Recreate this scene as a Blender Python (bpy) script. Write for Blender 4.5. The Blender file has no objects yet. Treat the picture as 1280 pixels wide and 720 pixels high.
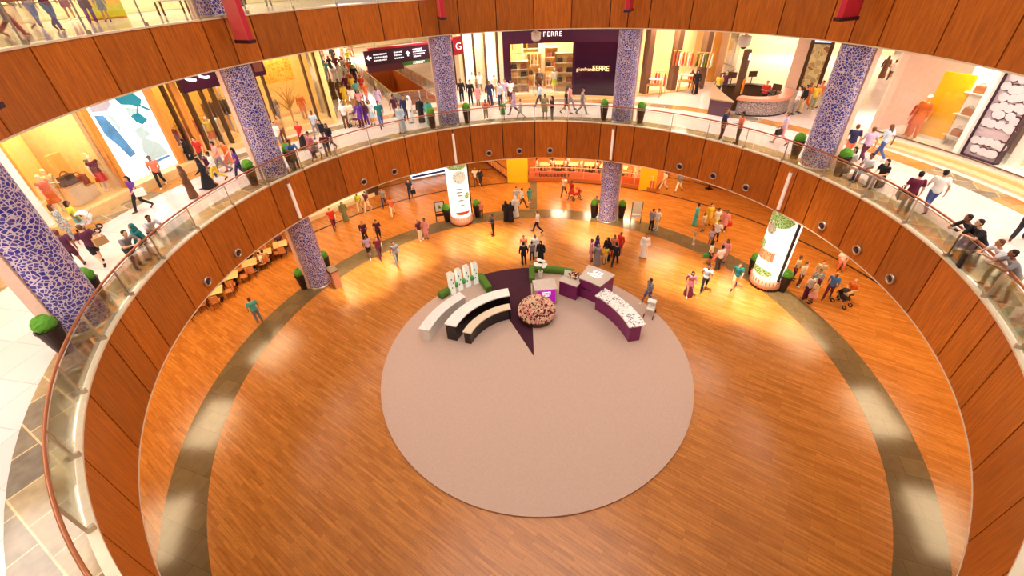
import bpy, bmesh, math, random
from math import sin, cos, pi, radians as R, degrees
from mathutils import Vector, Matrix
random.seed(7)
SC = bpy.context.scene
COL = SC.collection
G0, L1, L2 = 0.0, 7.5, 14.85          # floor heights: ground, gallery, upper gallery
# ---------------------------------------------------------------- camera
FOC, PITCH, ROLL, PPY = 531.83, 0.590649, -0.0478428, 316.777
CAM = Vector((-0.8527, -14.7098, 16.17))
_F = Vector((0, cos(PITCH), -sin(PITCH))); _U = Vector((0, sin(PITCH), cos(PITCH))); _X = Vector((1, 0, 0))
CR = cos(ROLL)*_X + sin(ROLL)*_U; CU = -sin(ROLL)*_X + cos(ROLL)*_U
cd = bpy.data.cameras.new('camera'); co = bpy.data.objects.new('camera', cd); COL.objects.link(co)
cd.sensor_width = 36; cd.lens = 36*FOC/1280; cd.shift_y = (PPY-360)/1280; cd.clip_start = 0.05; cd.clip_end = 400
m = Matrix.Identity(4)
for i in range(3):
    m[i][0], m[i][1], m[i][2], m[i][3] = CR[i], CU[i], -_F[i], CAM[i]
co.matrix_world = m
SC.camera = co
def at(px, py, z=0.0):
    """the place on the floor at height z whose picture position was measured as (px, py)"""
    d = _F + ((px-640)*CR - (py-PPY)*CU)/FOC
    t = (z-CAM.z)/d.z
    return Vector((CAM.x+d.x*t, CAM.y+d.y*t, z))
def P(r, a, z=0.0): return Vector((r*cos(R(a)), r*sin(R(a)), z))
# ---------------------------------------------------------------- materials
MATS = {}
def new_mat(name):
    mt = bpy.data.materials.new(name); mt.use_nodes = True
    nt = mt.node_tree; b = nt.nodes['Principled BSDF']
    MATS[name] = mt
    return mt, nt, b
def srgb(c):
    return tuple(((x/255)/12.92 if x/255 <= .04045 else ((x/255+.055)/1.055)**2.4) for x in c)
def mat(name, col, rough=.5, metal=0, emit=0, var=.12, scale=6, spec=.5, ecol=None):
    """plain surface whose colour drifts a little with a noise"""
    if name in MATS: return MATS[name]
    mt, nt, b = new_mat(name)
    c = srgb(col)
    tc = nt.nodes.new('ShaderNodeTexCoord'); nz = nt.nodes.new('ShaderNodeTexNoise'); nz.inputs['Scale'].default_value = scale
    nt.links.new(tc.outputs['Object'], nz.inputs['Vector'])
    mx = nt.nodes.new('ShaderNodeMix'); mx.data_type = 'RGBA'
    mx.inputs[6].default_value = (*[max(0, x*(1-var)) for x in c], 1); mx.inputs[7].default_value = (*[min(1, x*(1+var)) for x in c], 1)
    nt.links.new(nz.outputs['Fac'], mx.inputs[0]); nt.links.new(mx.outputs[2], b.inputs['Base Color'])
    b.inputs['Roughness'].default_value = rough; b.inputs['Metallic'].default_value = metal
    b.inputs['Specular IOR Level'].default_value = spec
    if emit:
        b.inputs['Emission Color'].default_value = (*srgb(ecol or col), 1); b.inputs['Emission Strength'].default_value = emit
    return mt
def wood(name, dark, light, rough=.35, streak=(7, 7, .5)):
    mt, nt, b = new_mat(name)
    tc = nt.nodes.new('ShaderNodeTexCoord'); mp = nt.nodes.new('ShaderNodeMapping'); mp.inputs['Scale'].default_value = streak
    nz = nt.nodes.new('ShaderNodeTexNoise'); nz.inputs['Scale'].default_value = 2.2; nz.inputs['Detail'].default_value = 5; nz.inputs['Roughness'].default_value = .5
    nt.links.new(tc.outputs['Object'], mp.inputs[0]); nt.links.new(mp.outputs[0], nz.inputs['Vector'])
    cr = nt.nodes.new('ShaderNodeValToRGB'); cr.color_ramp.elements[0].position = .25; cr.color_ramp.elements[1].position = .75
    cr.color_ramp.elements[0].color = (*srgb(dark), 1); cr.color_ramp.elements[1].color = (*srgb(light), 1)
    nt.links.new(nz.outputs['Fac'], cr.inputs[0])
    ge = nt.nodes.new('ShaderNodeNewGeometry'); hs = nt.nodes.new('ShaderNodeHueSaturation')
    mr = nt.nodes.new('ShaderNodeMapRange'); mr.inputs[3].default_value = .8; mr.inputs[4].default_value = 1.2
    nt.links.new(ge.outputs['Random Per Island'], mr.inputs[0]); nt.links.new(mr.outputs[0], hs.inputs['Value'])
    nt.links.new(cr.outputs[0], hs.inputs['Color']); nt.links.new(hs.outputs[0], b.inputs['Base Color'])
    b.inputs['Roughness'].default_value = rough; b.inputs['Specular IOR Level'].default_value = .4
    return mt
def brickmat(name, c1, c2, mortar, scale=1, bw=1.2, rh=.15, rot=0, rough=.3, msize=.006, noise=.5, grain=(3, 30, 3), spec=.5, offset=.5):
    mt, nt, b = new_mat(name)
    tc = nt.nodes.new('ShaderNodeTexCoord'); mp = nt.nodes.new('ShaderNodeMapping'); mp.inputs['Rotation'].default_value = (0, 0, R(rot))
    br = nt.nodes.new('ShaderNodeTexBrick'); br.inputs['Color1'].default_value = (*srgb(c1), 1); br.inputs['Color2'].default_value = (*srgb(c2), 1)
    br.inputs['Mortar'].default_value = (*srgb(mortar), 1); br.inputs['Scale'].default_value = scale
    br.inputs['Brick Width'].default_value = bw; br.inputs['Row Height'].default_value = rh; br.inputs['Mortar Size'].default_value = msize; br.offset = offset
    nt.links.new(tc.outputs['Object'], mp.inputs[0]); nt.links.new(mp.outputs[0], br.inputs['Vector'])
    m2 = nt.nodes.new('ShaderNodeMapping'); m2.inputs['Scale'].default_value = grain
    nt.links.new(mp.outputs[0], m2.inputs[0])
    nz = nt.nodes.new('ShaderNodeTexNoise'); nz.inputs['Scale'].default_value = 1; nz.inputs['Detail'].default_value = 5
    nt.links.new(m2.outputs[0], nz.inputs['Vector'])
    mr = nt.nodes.new('ShaderNodeMapRange'); mr.inputs[1].default_value = .25; mr.inputs[2].default_value = .75
    mr.inputs[3].default_value = 1-noise*.5; mr.inputs[4].default_value = 1+noise*.5
    hs = nt.nodes.new('ShaderNodeHueSaturation'); nt.links.new(nz.outputs['Fac'], mr.inputs[0]); nt.links.new(mr.outputs[0], hs.inputs['Value'])
    nt.links.new(br.outputs['Color'], hs.inputs['Color']); nt.links.new(hs.outputs[0], b.inputs['Base Color'])
    b.inputs['Roughness'].default_value = rough; b.inputs['Specular IOR Level'].default_value = spec
    return mt
def cellmat(name, edge, c1, c2, scale, width=.05, rough=.3, feature='DISTANCE_TO_EDGE', emit=0):
    """mosaic of irregular cells with pale joints"""
    mt, nt, b = new_mat(name)
    tc = nt.nodes.new('ShaderNodeTexCoord')
    v1 = nt.nodes.new('ShaderNodeTexVoronoi'); v1.feature = feature; v1.inputs['Scale'].default_value = scale
    v2 = nt.nodes.new('ShaderNodeTexVoronoi'); v2.inputs['Scale'].default_value = scale
    nt.links.new(tc.outputs['Object'], v1.inputs['Vector']); nt.links.new(tc.outputs['Object'], v2.inputs['Vector'])
    sp = nt.nodes.new('ShaderNodeSeparateColor'); nt.links.new(v2.outputs['Color'], sp.inputs[0])
    mx = nt.nodes.new('ShaderNodeMix'); mx.data_type = 'RGBA'; mx.inputs[6].default_value = (*srgb(c1), 1); mx.inputs[7].default_value = (*srgb(c2), 1)
    nt.links.new(sp.outputs[0], mx.inputs[0])
    lt = nt.nodes.new('ShaderNodeMath'); lt.operation = 'LESS_THAN'; lt.inputs[1].default_value = width
    nt.links.new(v1.outputs['Distance'], lt.inputs[0])
    m2 = nt.nodes.new('ShaderNodeMix'); m2.data_type = 'RGBA'; m2.inputs[7].default_value = (*srgb(edge), 1)
    nt.links.new(lt.outputs[0], m2.inputs[0]); nt.links.new(mx.outputs[2], m2.inputs[6]); nt.links.new(m2.outputs[2], b.inputs['Base Color'])
    b.inputs['Roughness'].default_value = rough
    if emit:
        nt.links.new(m2.outputs[2], b.inputs['Emission Color']); b.inputs['Emission Strength'].default_value = emit
    return mt
def glassmat(name, tint=(.93, .97, .95), refl=.1):
    mt, nt, b = new_mat(name); nt.nodes.remove(b)
    out = nt.nodes['Material Output']; tr = nt.nodes.new('ShaderNodeBsdfTransparent'); tr.inputs[0].default_value = (*tint, 1)
    gl = nt.nodes.new('ShaderNodeBsdfGlossy'); gl.inputs['Roughness'].default_value = .04; gl.inputs[0].default_value = (1, .98, .94, 1)
    lw = nt.nodes.new('ShaderNodeLayerWeight'); lw.inputs[0].default_value = .25
    mr = nt.nodes.new('ShaderNodeMapRange'); mr.inputs[3].default_value = refl; mr.inputs[4].default_value = .7
    ms = nt.nodes.new('ShaderNodeMixShader')
    nt.links.new(lw.outputs['Fresnel'], mr.inputs[0]); nt.links.new(mr.outputs[0], ms.inputs[0])
    nt.links.new(tr.outputs[0], ms.inputs[1]); nt.links.new(gl.outputs[0], ms.inputs[2]); nt.links.new(ms.outputs[0], out.inputs[0])
    return mt
# ---------------------------------------------------------------- meshes
class MB:
    def __init__(s): s.v = []; s.f = []
    def add(s, vs, fs):
        n = len(s.v); s.v += [tuple(v) for v in vs]; s.f += [tuple(i+n for i in f) for f in fs]; return s
    def box(s, c, d, rz=0, tx=None):
        """box of full size d centred at c, turned rz radians; tx=(sx,sy) narrows the bottom"""
        x, y, z = d[0]/2, d[1]/2, d[2]/2; vs = []
        for k, zz in enumerate((-z, z)):
            k1 = tx[0] if (tx and k == 0) else 1; k2 = tx[1] if (tx and k == 0) else 1
            for xx, yy in ((-x, -y), (x, -y), (x, y), (-x, y)):
                a, b = xx*k1, yy*k2
                vs.append((c[0]+a*cos(rz)-b*sin(rz), c[1]+a*sin(rz)+b*cos(rz), c[2]+zz))
        return s.add(vs, [(0, 3, 2, 1), (4, 5, 6, 7), (0, 1, 5, 4), (1, 2, 6, 5), (2, 3, 7, 6), (3, 0, 4, 7)])
    def arc(s, r0, r1, z0, z1, a0, a1, step=3.0):
        n = max(1, int(math.ceil(abs(a1-a0)/step))); full = abs(abs(a1-a0)-360) < 1e-6
        vs = []; fs = []
        k = n if full else n+1
        for i in range(k):
            a = a0+(a1-a0)*i/n
            vs += [P(r0, a, z0), P(r1, a, z0), P(r1, a, z1), P(r0, a, z1)]
        for i in range(n):
            p, q = 4*i, 4*((i+1) % k)
            fs += [(p+3, p+2, q+2, q+3), (p, q, q+1, p+1), (p, p+3, q+3, q), (p+1, q+1, q+2, p+2)]
        if not full: fs += [(0, 1, 2, 3), (4*n+3, 4*n+2, 4*n+1, 4*n)]
        return s.add(vs, fs)
    def lathe(s, prof, c=(0, 0, 0), n=24, sx=1, sy=1, rz=0):
        vs = []; fs = []
        for r, z in prof:
            for i in range(n):
                a = 2*pi*i/n; x, y = r*cos(a)*sx, r*sin(a)*sy
                vs.append((c[0]+x*cos(rz)-y*sin(rz), c[1]+x*sin(rz)+y*cos(rz), c[2]+z))
        for k in range(len(prof)-1):
            for i in range(n):
                j = (i+1) % n; fs.append((k*n+i, k*n+j, (k+1)*n+j, (k+1)*n+i))
        fs.append(tuple(reversed(range(n)))); fs.append(tuple((len(prof)-1)*n+i for i in range(n)))
        return s.add(vs, fs)
    def tube(s, pts, rad, n=8, closed=False):
        pts = [Vector(p) for p in pts]; vs = []; fs = []; k = len(pts)
        rads = rad if isinstance(rad, (list, tuple)) else [rad]*k
        up = Vector((0, 0, 1)); prev = None
        for i, p in enumerate(pts):
            if closed: t = pts[(i+1) % k]-pts[i-1]
            else: t = pts[min(i+1, k-1)]-pts[max(i-1, 0)]
            t.normalize()
            if prev is None:
                a = t.cross(up)
                if a.length < .05: a = t.cross(Vector((1, 0, 0)))
            else:
                a = prev-t*prev.dot(t)
                if a.length < 1e-4: a = t.cross(Vector((1, 0, 0)))
            a.normalize(); prev = a; b = t.cross(a)
            for j in range(n):
                an = 2*pi*j/n; vs.append(p+(a*cos(an)+b*sin(an))*rads[i])
        m_ = k if closed else k-1
        for i in range(m_):
            for j in range(n):
                q = (i+1) % k; fs.append((i*n+j, i*n+(j+1) % n, q*n+(j+1) % n, q*n+j))
        if not closed: fs += [tuple(reversed(range(n))), tuple((k-1)*n+j for j in range(n))]
        return s.add(vs, fs)
    def cap(s, p, q, r1, r2, n=10):
        """tapered limb with round ends"""
        p, q = Vector(p), Vector(q); d = (q-p); L = d.length or 1e-6; d = d/L
        pts = []; rs = []
        for a in (80, 50, 20): pts.append(p-d*r1*sin(R(a))); rs.append(r1*cos(R(a)))
        for t in (0, .5, 1): pts.append(p+d*L*t); rs.append(r1+(r2-r1)*t)
        for a in (20, 50, 80): pts.append(q+d*r2*sin(R(a))); rs.append(r2*cos(R(a)))
        return s.tube(pts, rs, n)
    def ball(s, c, r, n=14, k=8):
        """ellipsoid; r a number or a triple"""
        r = (r, r, r) if not isinstance(r, (tuple, list)) else r
        prof = [(sin(pi*i/k), -cos(pi*i/k)) for i in range(k+1)]; prof[0] = (.02, -1); prof[-1] = (.02, 1)
        n0 = len(s.v); s.lathe(prof, (0, 0, 0), n)
        for i in range(n0, len(s.v)):
            v = s.v[i]; s.v[i] = (c[0]+v[0]*r[0], c[1]+v[1]*r[1], c[2]+v[2]*r[2])
        return s
    def prism(s, poly, z0, z1):
        n = len(poly); vs = [(p[0], p[1], z0) for p in poly]+[(p[0], p[1], z1) for p in poly]
        return s.add(vs, [tuple(reversed(range(n))), tuple(range(n, 2*n))]+[(i, (i+1) % n, n+(i+1) % n, n+i) for i in range(n)])
    def mesh(s, name, m=None, smooth=False):
        me = bpy.data.meshes.new(name); me.from_pydata(s.v, [], s.f)
        bm = bmesh.new(); bm.from_mesh(me); bmesh.ops.recalc_face_normals(bm, faces=bm.faces); bm.to_mesh(me); bm.free()
        if m: me.materials.append(m)
        if smooth: me.polygons.foreach_set('use_smooth', [True]*len(me.polygons))
        return me
    def build(s, name, m, parent=None, smooth=False, bevel=0):
        o = bpy.data.objects.new(name, s.mesh(name, m, smooth)); COL.objects.link(o)
        if parent: o.parent = parent
        if bevel:
            b = o.modifiers.new('edge', 'BEVEL'); b.width = bevel; b.segments = 2; b.limit_method = 'ANGLE'
        return o
def tag(o, label=None, cat=None, group=None, kind=None):
    if label: o['label'] = label
    if cat: o['category'] = cat
    if group: o['group'] = group
    if kind: o['kind'] = kind
    return o
def thing(name, label, cat, loc=(0, 0, 0), rz=0, group=None):
    o = bpy.data.objects.new(name, None); COL.objects.link(o); o.empty_display_size = .1
    o.location = loc; o.rotation_euler = (0, 0, rz)
    return tag(o, label, cat, group)
def struct(name, mb, m, label=None, smooth=False):
    return tag(mb.build(name, m, smooth=smooth), label, kind='structure')
def dup(root, loc=None, rz=None, label=None, group=None, mats=None, scale=None):
    def cp(o, par):
        c = o.copy(); COL.objects.link(c)
        if par: c.parent = par
        return c
    r = cp(root, None)
    if loc is not None: r.location = loc
    if rz is not None: r.rotation_euler = (0, 0, rz)
    if scale is not None: r.scale = (scale,)*3
    if label: r['label'] = label
    if group: r['group'] = group
    for ch in list(root.children):
        c = cp(ch, r)
        for g in list(ch.children): cp(g, c)
    return r
def setmat(o, m):
    o.material_slots[0].link = 'OBJECT'; o.material_slots[0].material = m
def textobj(body, size, loc, rot, m, name, parent=None, extrude=.01, align='CENTER'):
    cu = bpy.data.curves.new(name, 'FONT'); cu.body = body; cu.size = size; cu.extrude = extrude; cu.align_x = align; cu.align_y = 'CENTER'
    cu.materials.append(m); o = bpy.data.objects.new(name, cu); COL.objects.link(o)
    o.location = loc; o.rotation_euler = rot
    dg = bpy.context.evaluated_depsgraph_get(); me = bpy.data.meshes.new_from_object(o.evaluated_get(dg))
    o2 = bpy.data.objects.new(name, me); COL.objects.link(o2); o2.location = loc; o2.rotation_euler = rot
    bpy.data.objects.remove(o)
    if parent: o2.parent = parent
    return o2
M = dict(
 fascia=wood('fascia_wood', (156, 78, 18), (208, 114, 28), .38),
 dark=mat('dark_joint', (52, 18, 12), .7),
 cream=mat('cream_stone', (236, 216, 186), .35),
 white=mat('white_paint', (240, 236, 230), .4),
 steel=mat('brushed_steel', (196, 180, 160), .3, .7),
 rail=mat('bronze_rail', (176, 106, 66), .32, .35),
 marble=brickmat('pale_marble', (232, 212, 208), (224, 204, 198), (200, 178, 170), 1, 1.2, 1.2, 12, .12, .01, .08, (.5, .5, .5), offset=0),
 granite=brickmat('patterned_granite', (176, 150, 110), (120, 110, 96), (214, 186, 140), 1, 1.1, .9, 30, .15, .02, .5, (4, 4, 4)),
 brown=brickmat('brown_granite', (178, 112, 48), (204, 146, 76), (140, 96, 52), 1, .9, .9, 0, .15, .01, .4, (3, 3, 3)),
 parquet=brickmat('orange_parquet', (206, 132, 58), (184, 112, 46), (150, 88, 36), 1, 1.4, .14, 35, .24, .004, .5, (1.2, 14, 1)),
 band=brickmat('grey_band', (126, 104, 70), (112, 92, 62), (96, 76, 50), 1, .8, .8, 20, .16, .008, .2, (4, 4, 4)),
 mosaic=cellmat('blue_mosaic', (226, 210, 222), (40, 44, 160), (104, 86, 164), 9.5, .09, .3),
 pink=mat('pale_pink_plaster', (240, 200, 178), .45),
 gold=mat('gold_frame', (206, 150, 66), .35, .3),
 amber=mat('amber_panel', (248, 186, 110), .5),
 yellowwall=mat('warm_yellow_wall', (246, 212, 136), .6),
 purple=mat('dark_purple', (62, 22, 44), .2),
 glass=glassmat('balustrade_glass', (.92, .96, .93), .08),
 glass2=glassmat('shop_glass', (.97, .97, .95), .04),
 black=mat('black_plastic', (26, 22, 24), .4),
 brownm=mat('dark_brown_metal', (88, 58, 36), .35, .2),
 green=mat('box_leaf', (92, 156, 40), .8, var=.4, scale=40),
 pot=mat('dark_brown_pot', (44, 22, 22), .4),
 lamp=mat('lamp_diffuser', (255, 244, 224), .5, emit=6),
)
# ================================================================ the shell
def slab(name, r0, r1, z0, z1, m, cut=None):
    mb = MB().arc(r0, r1, z0, z1, 0, 360, 3); o = struct(name, mb, m)
    if cut:
        c = MB().prism(cut, z0-1, z1+1).build('void_cut', m)
        b = o.modifiers.new('void', 'BOOLEAN'); b.object = c; b.operation = 'DIFFERENCE'; b.solver = 'EXACT'
        dg = bpy.context.evaluated_depsgraph_get(); dg.update()
        me = bpy.data.meshes.new_from_object(o.evaluated_get(dg)); o.modifiers.clear(); o.data = me
        bpy.data.objects.remove(c)
    return o
dv = Vector((-.434, .901))                     # direction the stair void runs away from the atrium
va = Vector((-9.5, 19.7)); vb = Vector((-5.7, 20.6))
VOID = [va, vb, vb+dv*17, va+dv*17]
struct('floor', MB().lathe([(60, -.4), (60, 0)], n=96), M['parquet'], 'orange strip parquet covering the lowest floor')
slab('floor_gallery', 14.12, 62, 5.0, 7.48, M['marble'], VOID)['label'] = 'pale polished stone floor of the gallery'
struct('floor_upper', MB().arc(14.36, 62, 13.02, 14.85, -28, 216, 3), M['marble'])
# stone bands set into the floors (a few millimetres proud)
struct('floor_band', MB().arc(14.2, 15.65, -.1, .005, 0, 360), M['band'], 'grey stone ring set in the parquet under the columns')
struct('trim_1', MB().arc(20.85, 21.0, -.1, .006, 0, 360), M['dark'], 'thin dark line in the parquet')
struct('trim_2', MB().arc(24.45, 24.58, -.1, .006, 0, 360), M['dark'])
struct('trim_3', MB().box((1.2, 18.25, 0), (.62, 5.2, .012), R(-4)), M['band'], 'short grey strip across the parquet')
struct('floor_edge', MB().arc(14.12, 15.25, 7.3, 7.486, 0, 360), M['granite'], 'patterned grey and beige stone strip behind the glass')
mb = MB(); mc = MB()
for i in range(40):
    (mb if i % 2 else mc).arc(18.95, 19.95, 7.3, 7.487, i*9+2, i*9+11, 3)
struct('floor_inlay', mb, M['brown'], 'brown stone patches set in the pale gallery floor')
struct('floor_inlay_pale', mc, M['granite'])
struct('floor_upper_edge', MB().arc(14.36, 15.3, 14.7, 14.857, -28, 216), M['granite'])
# wooden fascias of the two galleries
def fascia(name, r, z0, z1, label, a0=0, a1=360):
    mb = MB(); g = .11
    edges = []
    for k in range(40):
        edges.append(4.5+9*k)
    for c in (18, 63, 108, 153, 198, 243, 288, 333): edges.append(c+.35)
    edges = sorted(e % 360 for e in edges); edges.append(edges[0]+360)
    for a, b in zip(edges, edges[1:]):
        if a1-a0 < 360 and not ((a0 <= a and b <= a1) or (a0 <= a-360 and b-360 <= a1)): continue
        mb.arc(r, r+.09, z0, z1, a+g, b-g, 1.5)
    o = struct(name, mb, M['fascia'], label)
    struct('wall_joint', MB().arc(r+.06, r+.12, z0+.01, z1-.01, a0, a1, 1.5), M['dark'])
    struct('trim_4', MB().arc(r-.03, r+.14, z1, z1+.06, a0, a1, 1.5), M['cream'], 'pale ledge capping the wooden fascia')
    struct('trim_5', MB().arc(r-.01, r+.14, z0-.05, z0, a0, a1, 1.5), M['cream'])
fascia('wall_gallery', 14.0, 5.0, 7.5, 'curved wall of orange wood panels facing the atrium')
fascia('wall_upper_gallery', 14.245, 13.03, 14.86, 'upper curved wall of orange wood panels', -22.5, 211.5)
# balustrades
def balustrade(r, zf, ztop, a0, a1, label, step=9.0, first=4.5):
    t = thing('balustrade', label, 'balustrade', (0, 0, zf))
    posts = []; k = math.ceil((a0-first)/step)
    while first+k*step <= a1: posts.append(first+k*step); k += 1
    H = ztop-zf
    for a in posts:
        p = P(r, a); mb = MB()
        mb.box((p.x, p.y, H/2), (.05, .035, H), R(a)); q = P(r-.06, a); mb.box((q.x, q.y, .08), (.12, .07, .14), R(a))
        mb.build('post', M['steel'], t)
    for a, b in zip(posts, posts[1:]):
        MB().arc(r-.006, r+.006, .05, H-.10, a+.22, b-.22, 1.5).build('glass_panel', M['glass'], t)
    pts = [P(r, a0+(a1-a0)*i/160, H) for i in range(161)]
    MB().tube(pts, .038, 8, abs(a1-a0-360) < 1e-3 and False).build('handrail', M['rail'], t, smooth=True)
    pts = [P(r, a0+(a1-a0)*i/160, H-.1) for i in range(161)]
    MB().tube(pts, .014, 6).build('glazing_rail', M['steel'], t, smooth=True)
    return t
balustrade(14.1, 7.54, 8.60, -52, 238, 'curved glass balustrade with bronze handrail along the gallery edge')
balustrade(14.33, 14.9, 15.98, 20, 215, 'glass balustrade at the top of the picture above the upper wooden fascia')
# columns
CA = (18, 63, 108, 153, 198)
def column(a, z0, z1, label):
    c = P(14.85, a, z0); t = thing('mosaic_column', label, 'column', c, R(a), 'mosaic clad columns'); t['kind'] = 'thing'
    H = z1-z0
    MB().lathe([(.64, .16), (.64, H)], n=40).build('shaft', M['mosaic'], t, smooth=False)
    MB().lathe([(.70, 0), (.70, .12), (.66, .16)], n=40).build('plinth', M['steel'], t)
    mb = MB()
    for s in (-1, 1): mb.box((.26, s*.63, H/2), (.22, .12, H-.02))
    mb.box((.42, 0, H/2), (.1, 1.38, H-.02))
    mb.build('casing', M['pink'], t)
    return t
nm = {18: 'beside the round counter', 63: 'between the dark storefront and the bright one', 108: 'under the hanging direction sign', 153: 'beside the shop with the dark lit sign', 198: 'with the biggest blue cells'}
for a in CA: column(a, 7.49, 12.95, 'blue and white mosaic column on gallery '+nm[a])
for a, n in ((64.2, 'standing between two topiary pots on the parquet'), (151.9, 'standing beside the silver kiosk stand and café tables')):
    column(a, 0, 4.92, 'grey mosaic column on the lowest floor '+n)
for a, n in ((153, 'behind the upper balustrade and a red banner'),):
    column(a, 14.86, 20, 'blue mosaic column on the top level '+n)
# air nozzles in the fascia
noz = thing('air_nozzle', 'x', 'air nozzle', P(14.0, 9, 5.53), R(9), 'round air nozzles along the wooden fascia')
def ringx(mb, r0, r1, x0, x1, n=20):
    vs = []; fs = []
    for i in range(n):
        a = 2*pi*i/n
        for r, x in ((r0, x0), (r1, x0), (r1, x1), (r0, x1)): vs.append((x, r*cos(a), r*sin(a)))
    for i in range(n):
        j = (i+1) % n
        for k in range(4): fs.append((4*i+k, 4*i+(k+1) % 4, 4*j+(k+1) % 4, 4*j+k))
    return mb.add(vs, fs)
ringx(MB(), .15, .21, -.10, .02).build('collar', M['steel'], noz, smooth=True)
d = MB(); d.ball((-.05, 0, 0), (.06, .15, .15)); d.build('nozzle_bowl', M['purple'], noz, smooth=True)
NZ = [(179.5, 'beneath the teal headscarf'), (170.5, 'above the café tables'), (134.7, 'above the shopper in the red shirt'), (126, 'above the red shirted walker on the parquet'), (98.7, 'first of three, next to the advert column'), (90, 'middle of the row of three'), (81.2, 'last of the row of three above the restaurant'), (45.4, 'above the two pale walkers'), (36.6, 'middle one of three right of the column'), (28.2, 'next to the light tube by food advert'), (9.2, 'just past the lit food advert'), (.6, 'midway down the curve'), (-7.8, 'lowest, under the black clothed pair')]
for i, (a, n) in enumerate(NZ):
    o = noz if i == 0 else dup(noz)
    o.location = P(14.0, a, 5.53); o.rotation_euler = (0, 0, R(a)); o['label'] = 'round air nozzle in fascia, '+n
# light tubes on the fascia
tb = thing('light_tube', 'x', 'wall light', (0, 0, 0), 0, 'vertical tubes on the fascia')
MB().box((0, 0, 0), (.09, .14, 2.05)).build('diffuser', mat('tube_diffuser', (250, 224, 206), .4, emit=.25), tb)
MB().box((0, 0, 1.05), (.11, .16, .05)).build('end_cap', M['steel'], tb); MB().box((0, 0, -1.05), (.11, .16, .05)).build('end_cap', M['steel'], tb)
for i, (a, n) in enumerate(((19.4, 'above the lit food advert column'), (64, 'above the plain mosaic column'), (108.4, 'above the lit white advert column'), (153.4, 'above the mosaic column by the café tables'))):
    o = tb if i == 0 else dup(tb)
    o.location = P(13.9, a, 6.2); o.rotation_euler = (0, 0, R(a)); o['label'] = 'pale vertical light tube on the fascia '+n
# red banners hanging in the atrium beside the upper gallery
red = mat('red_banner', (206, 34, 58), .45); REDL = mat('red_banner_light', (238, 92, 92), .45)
ban = thing('red_banner', 'x', 'banner', (0, 0, 0), 0, 'red banners hanging beside the upper gallery')
MB().box((0, 0, 2.6), (.8, .24, 5.0)).build('cloth', red, ban)
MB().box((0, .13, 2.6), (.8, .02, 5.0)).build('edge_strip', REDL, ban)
MB().box((0, 0, .04), (.98, .34, .14)).build('bottom_bar', M['purple'], ban, bevel=.02)
for i, (a, r, n) in enumerate(((153.4, 13.62, 'widest one, beside the top level mosaic column'), (108.2, 13.62, 'edge-on, a thin strip over the direction sign'), (62.5, 13.62, 'edge-on, a thin strip over the dark storefront'), (17.4, 13.62, 'pink toned, over the mosaic column by the counter'), (199, 14.0, 'only its dark end showing at the picture edge'))):
    o = ban if i == 0 else dup(ban)
    o.location = P(r-.28, a, 13.95); o.rotation_euler = (0, 0, R(a)+R(0)); o['label'] = 'red hanging banner with dark bottom bar, '+n
# topiary pots
tp = thing('topiary_pot', 'x', 'potted plant', (0, 0, 0), 0, 'topiary balls in dark pots')
MB().lathe([(.17, 0), (.27, .86), (.29, .88), (.29, .93), (.24, .93), (.24, .88)], n=20).build('pot', M['pot'], tp)
b = MB(); random.seed(3)
b.ball((0, 0, 1.08), .26, 18, 12)
b.v = [tuple(Vector((0, 0, 1.1))+(Vector(v)-Vector((0, 0, 1.1)))*random.uniform(.9, 1.06)) for v in b.v]
b.build('topiary_ball', M['green'], tp)
TP = [(at(343, 212, L1), 'gallery', 0)]
k = 0
def tpot(r, a, z, lab):
    global k
    o = tp if k == 0 else dup(tp)
    k += 1
    o.location = P(r, a, z); o['label'] = lab
for a, w in ((18, 'round counter column'), (63, 'storefront column'), (108, 'direction sign column'), (153, 'shop corner column'), (198, 'big blue column')):
    tpot(14.95, a+4.6, 7.487, 'clipped green ball in dark pot on gallery, '+('far side' if a < 90 else 'near side')+' of '+w)
    tpot(14.95, a-4.6, 7.487, 'clipped green ball in dark pot on gallery, '+('near side' if a < 90 else 'far side')+' of '+w)
for px, py, n in ((381, 360, 'before the mosaic column near the café'), (410, 338, 'behind the silver kiosk stand'), (563, 276, 'between poster easel and white lit advert'), (597, 271, 'beside child near white lit advert'), (742, 271, 'next to the green shirted man'), (776, 272, 'between mosaic column and white easel'), (939, 342, 'beside the teal shirted walker'), (972, 361, 'crowd side of food advert')):
    p = at(px, py, 0); o = dup(tp, p+P(.22 if px in (563, 972) else 0, 200 if px == 563 else 300)); o.scale = (1.12,)*3; o['label'] = 'clipped green ball in dark pot on parquet, '+n
# outer walls of the lowest floor
struct('wall_ground_far', MB().arc(33, 33.3, 0, 5.0, -40, 220, 4), wood('far_wood', (150, 70, 14), (196, 104, 34)))
slab('ceiling_ground', 14.2, 60, 4.93, 4.98, M['white'], VOID)
struct('ceiling_gallery', MB().arc(14.5, 60, 12.95, 13.0, -28, 216, 4), M['white'])
struct('wall_far', MB().arc(58, 58.4, 7.5, 13.0, 0, 180, 4), mat('far_cream_wall', (250, 226, 180), .6))
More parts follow.
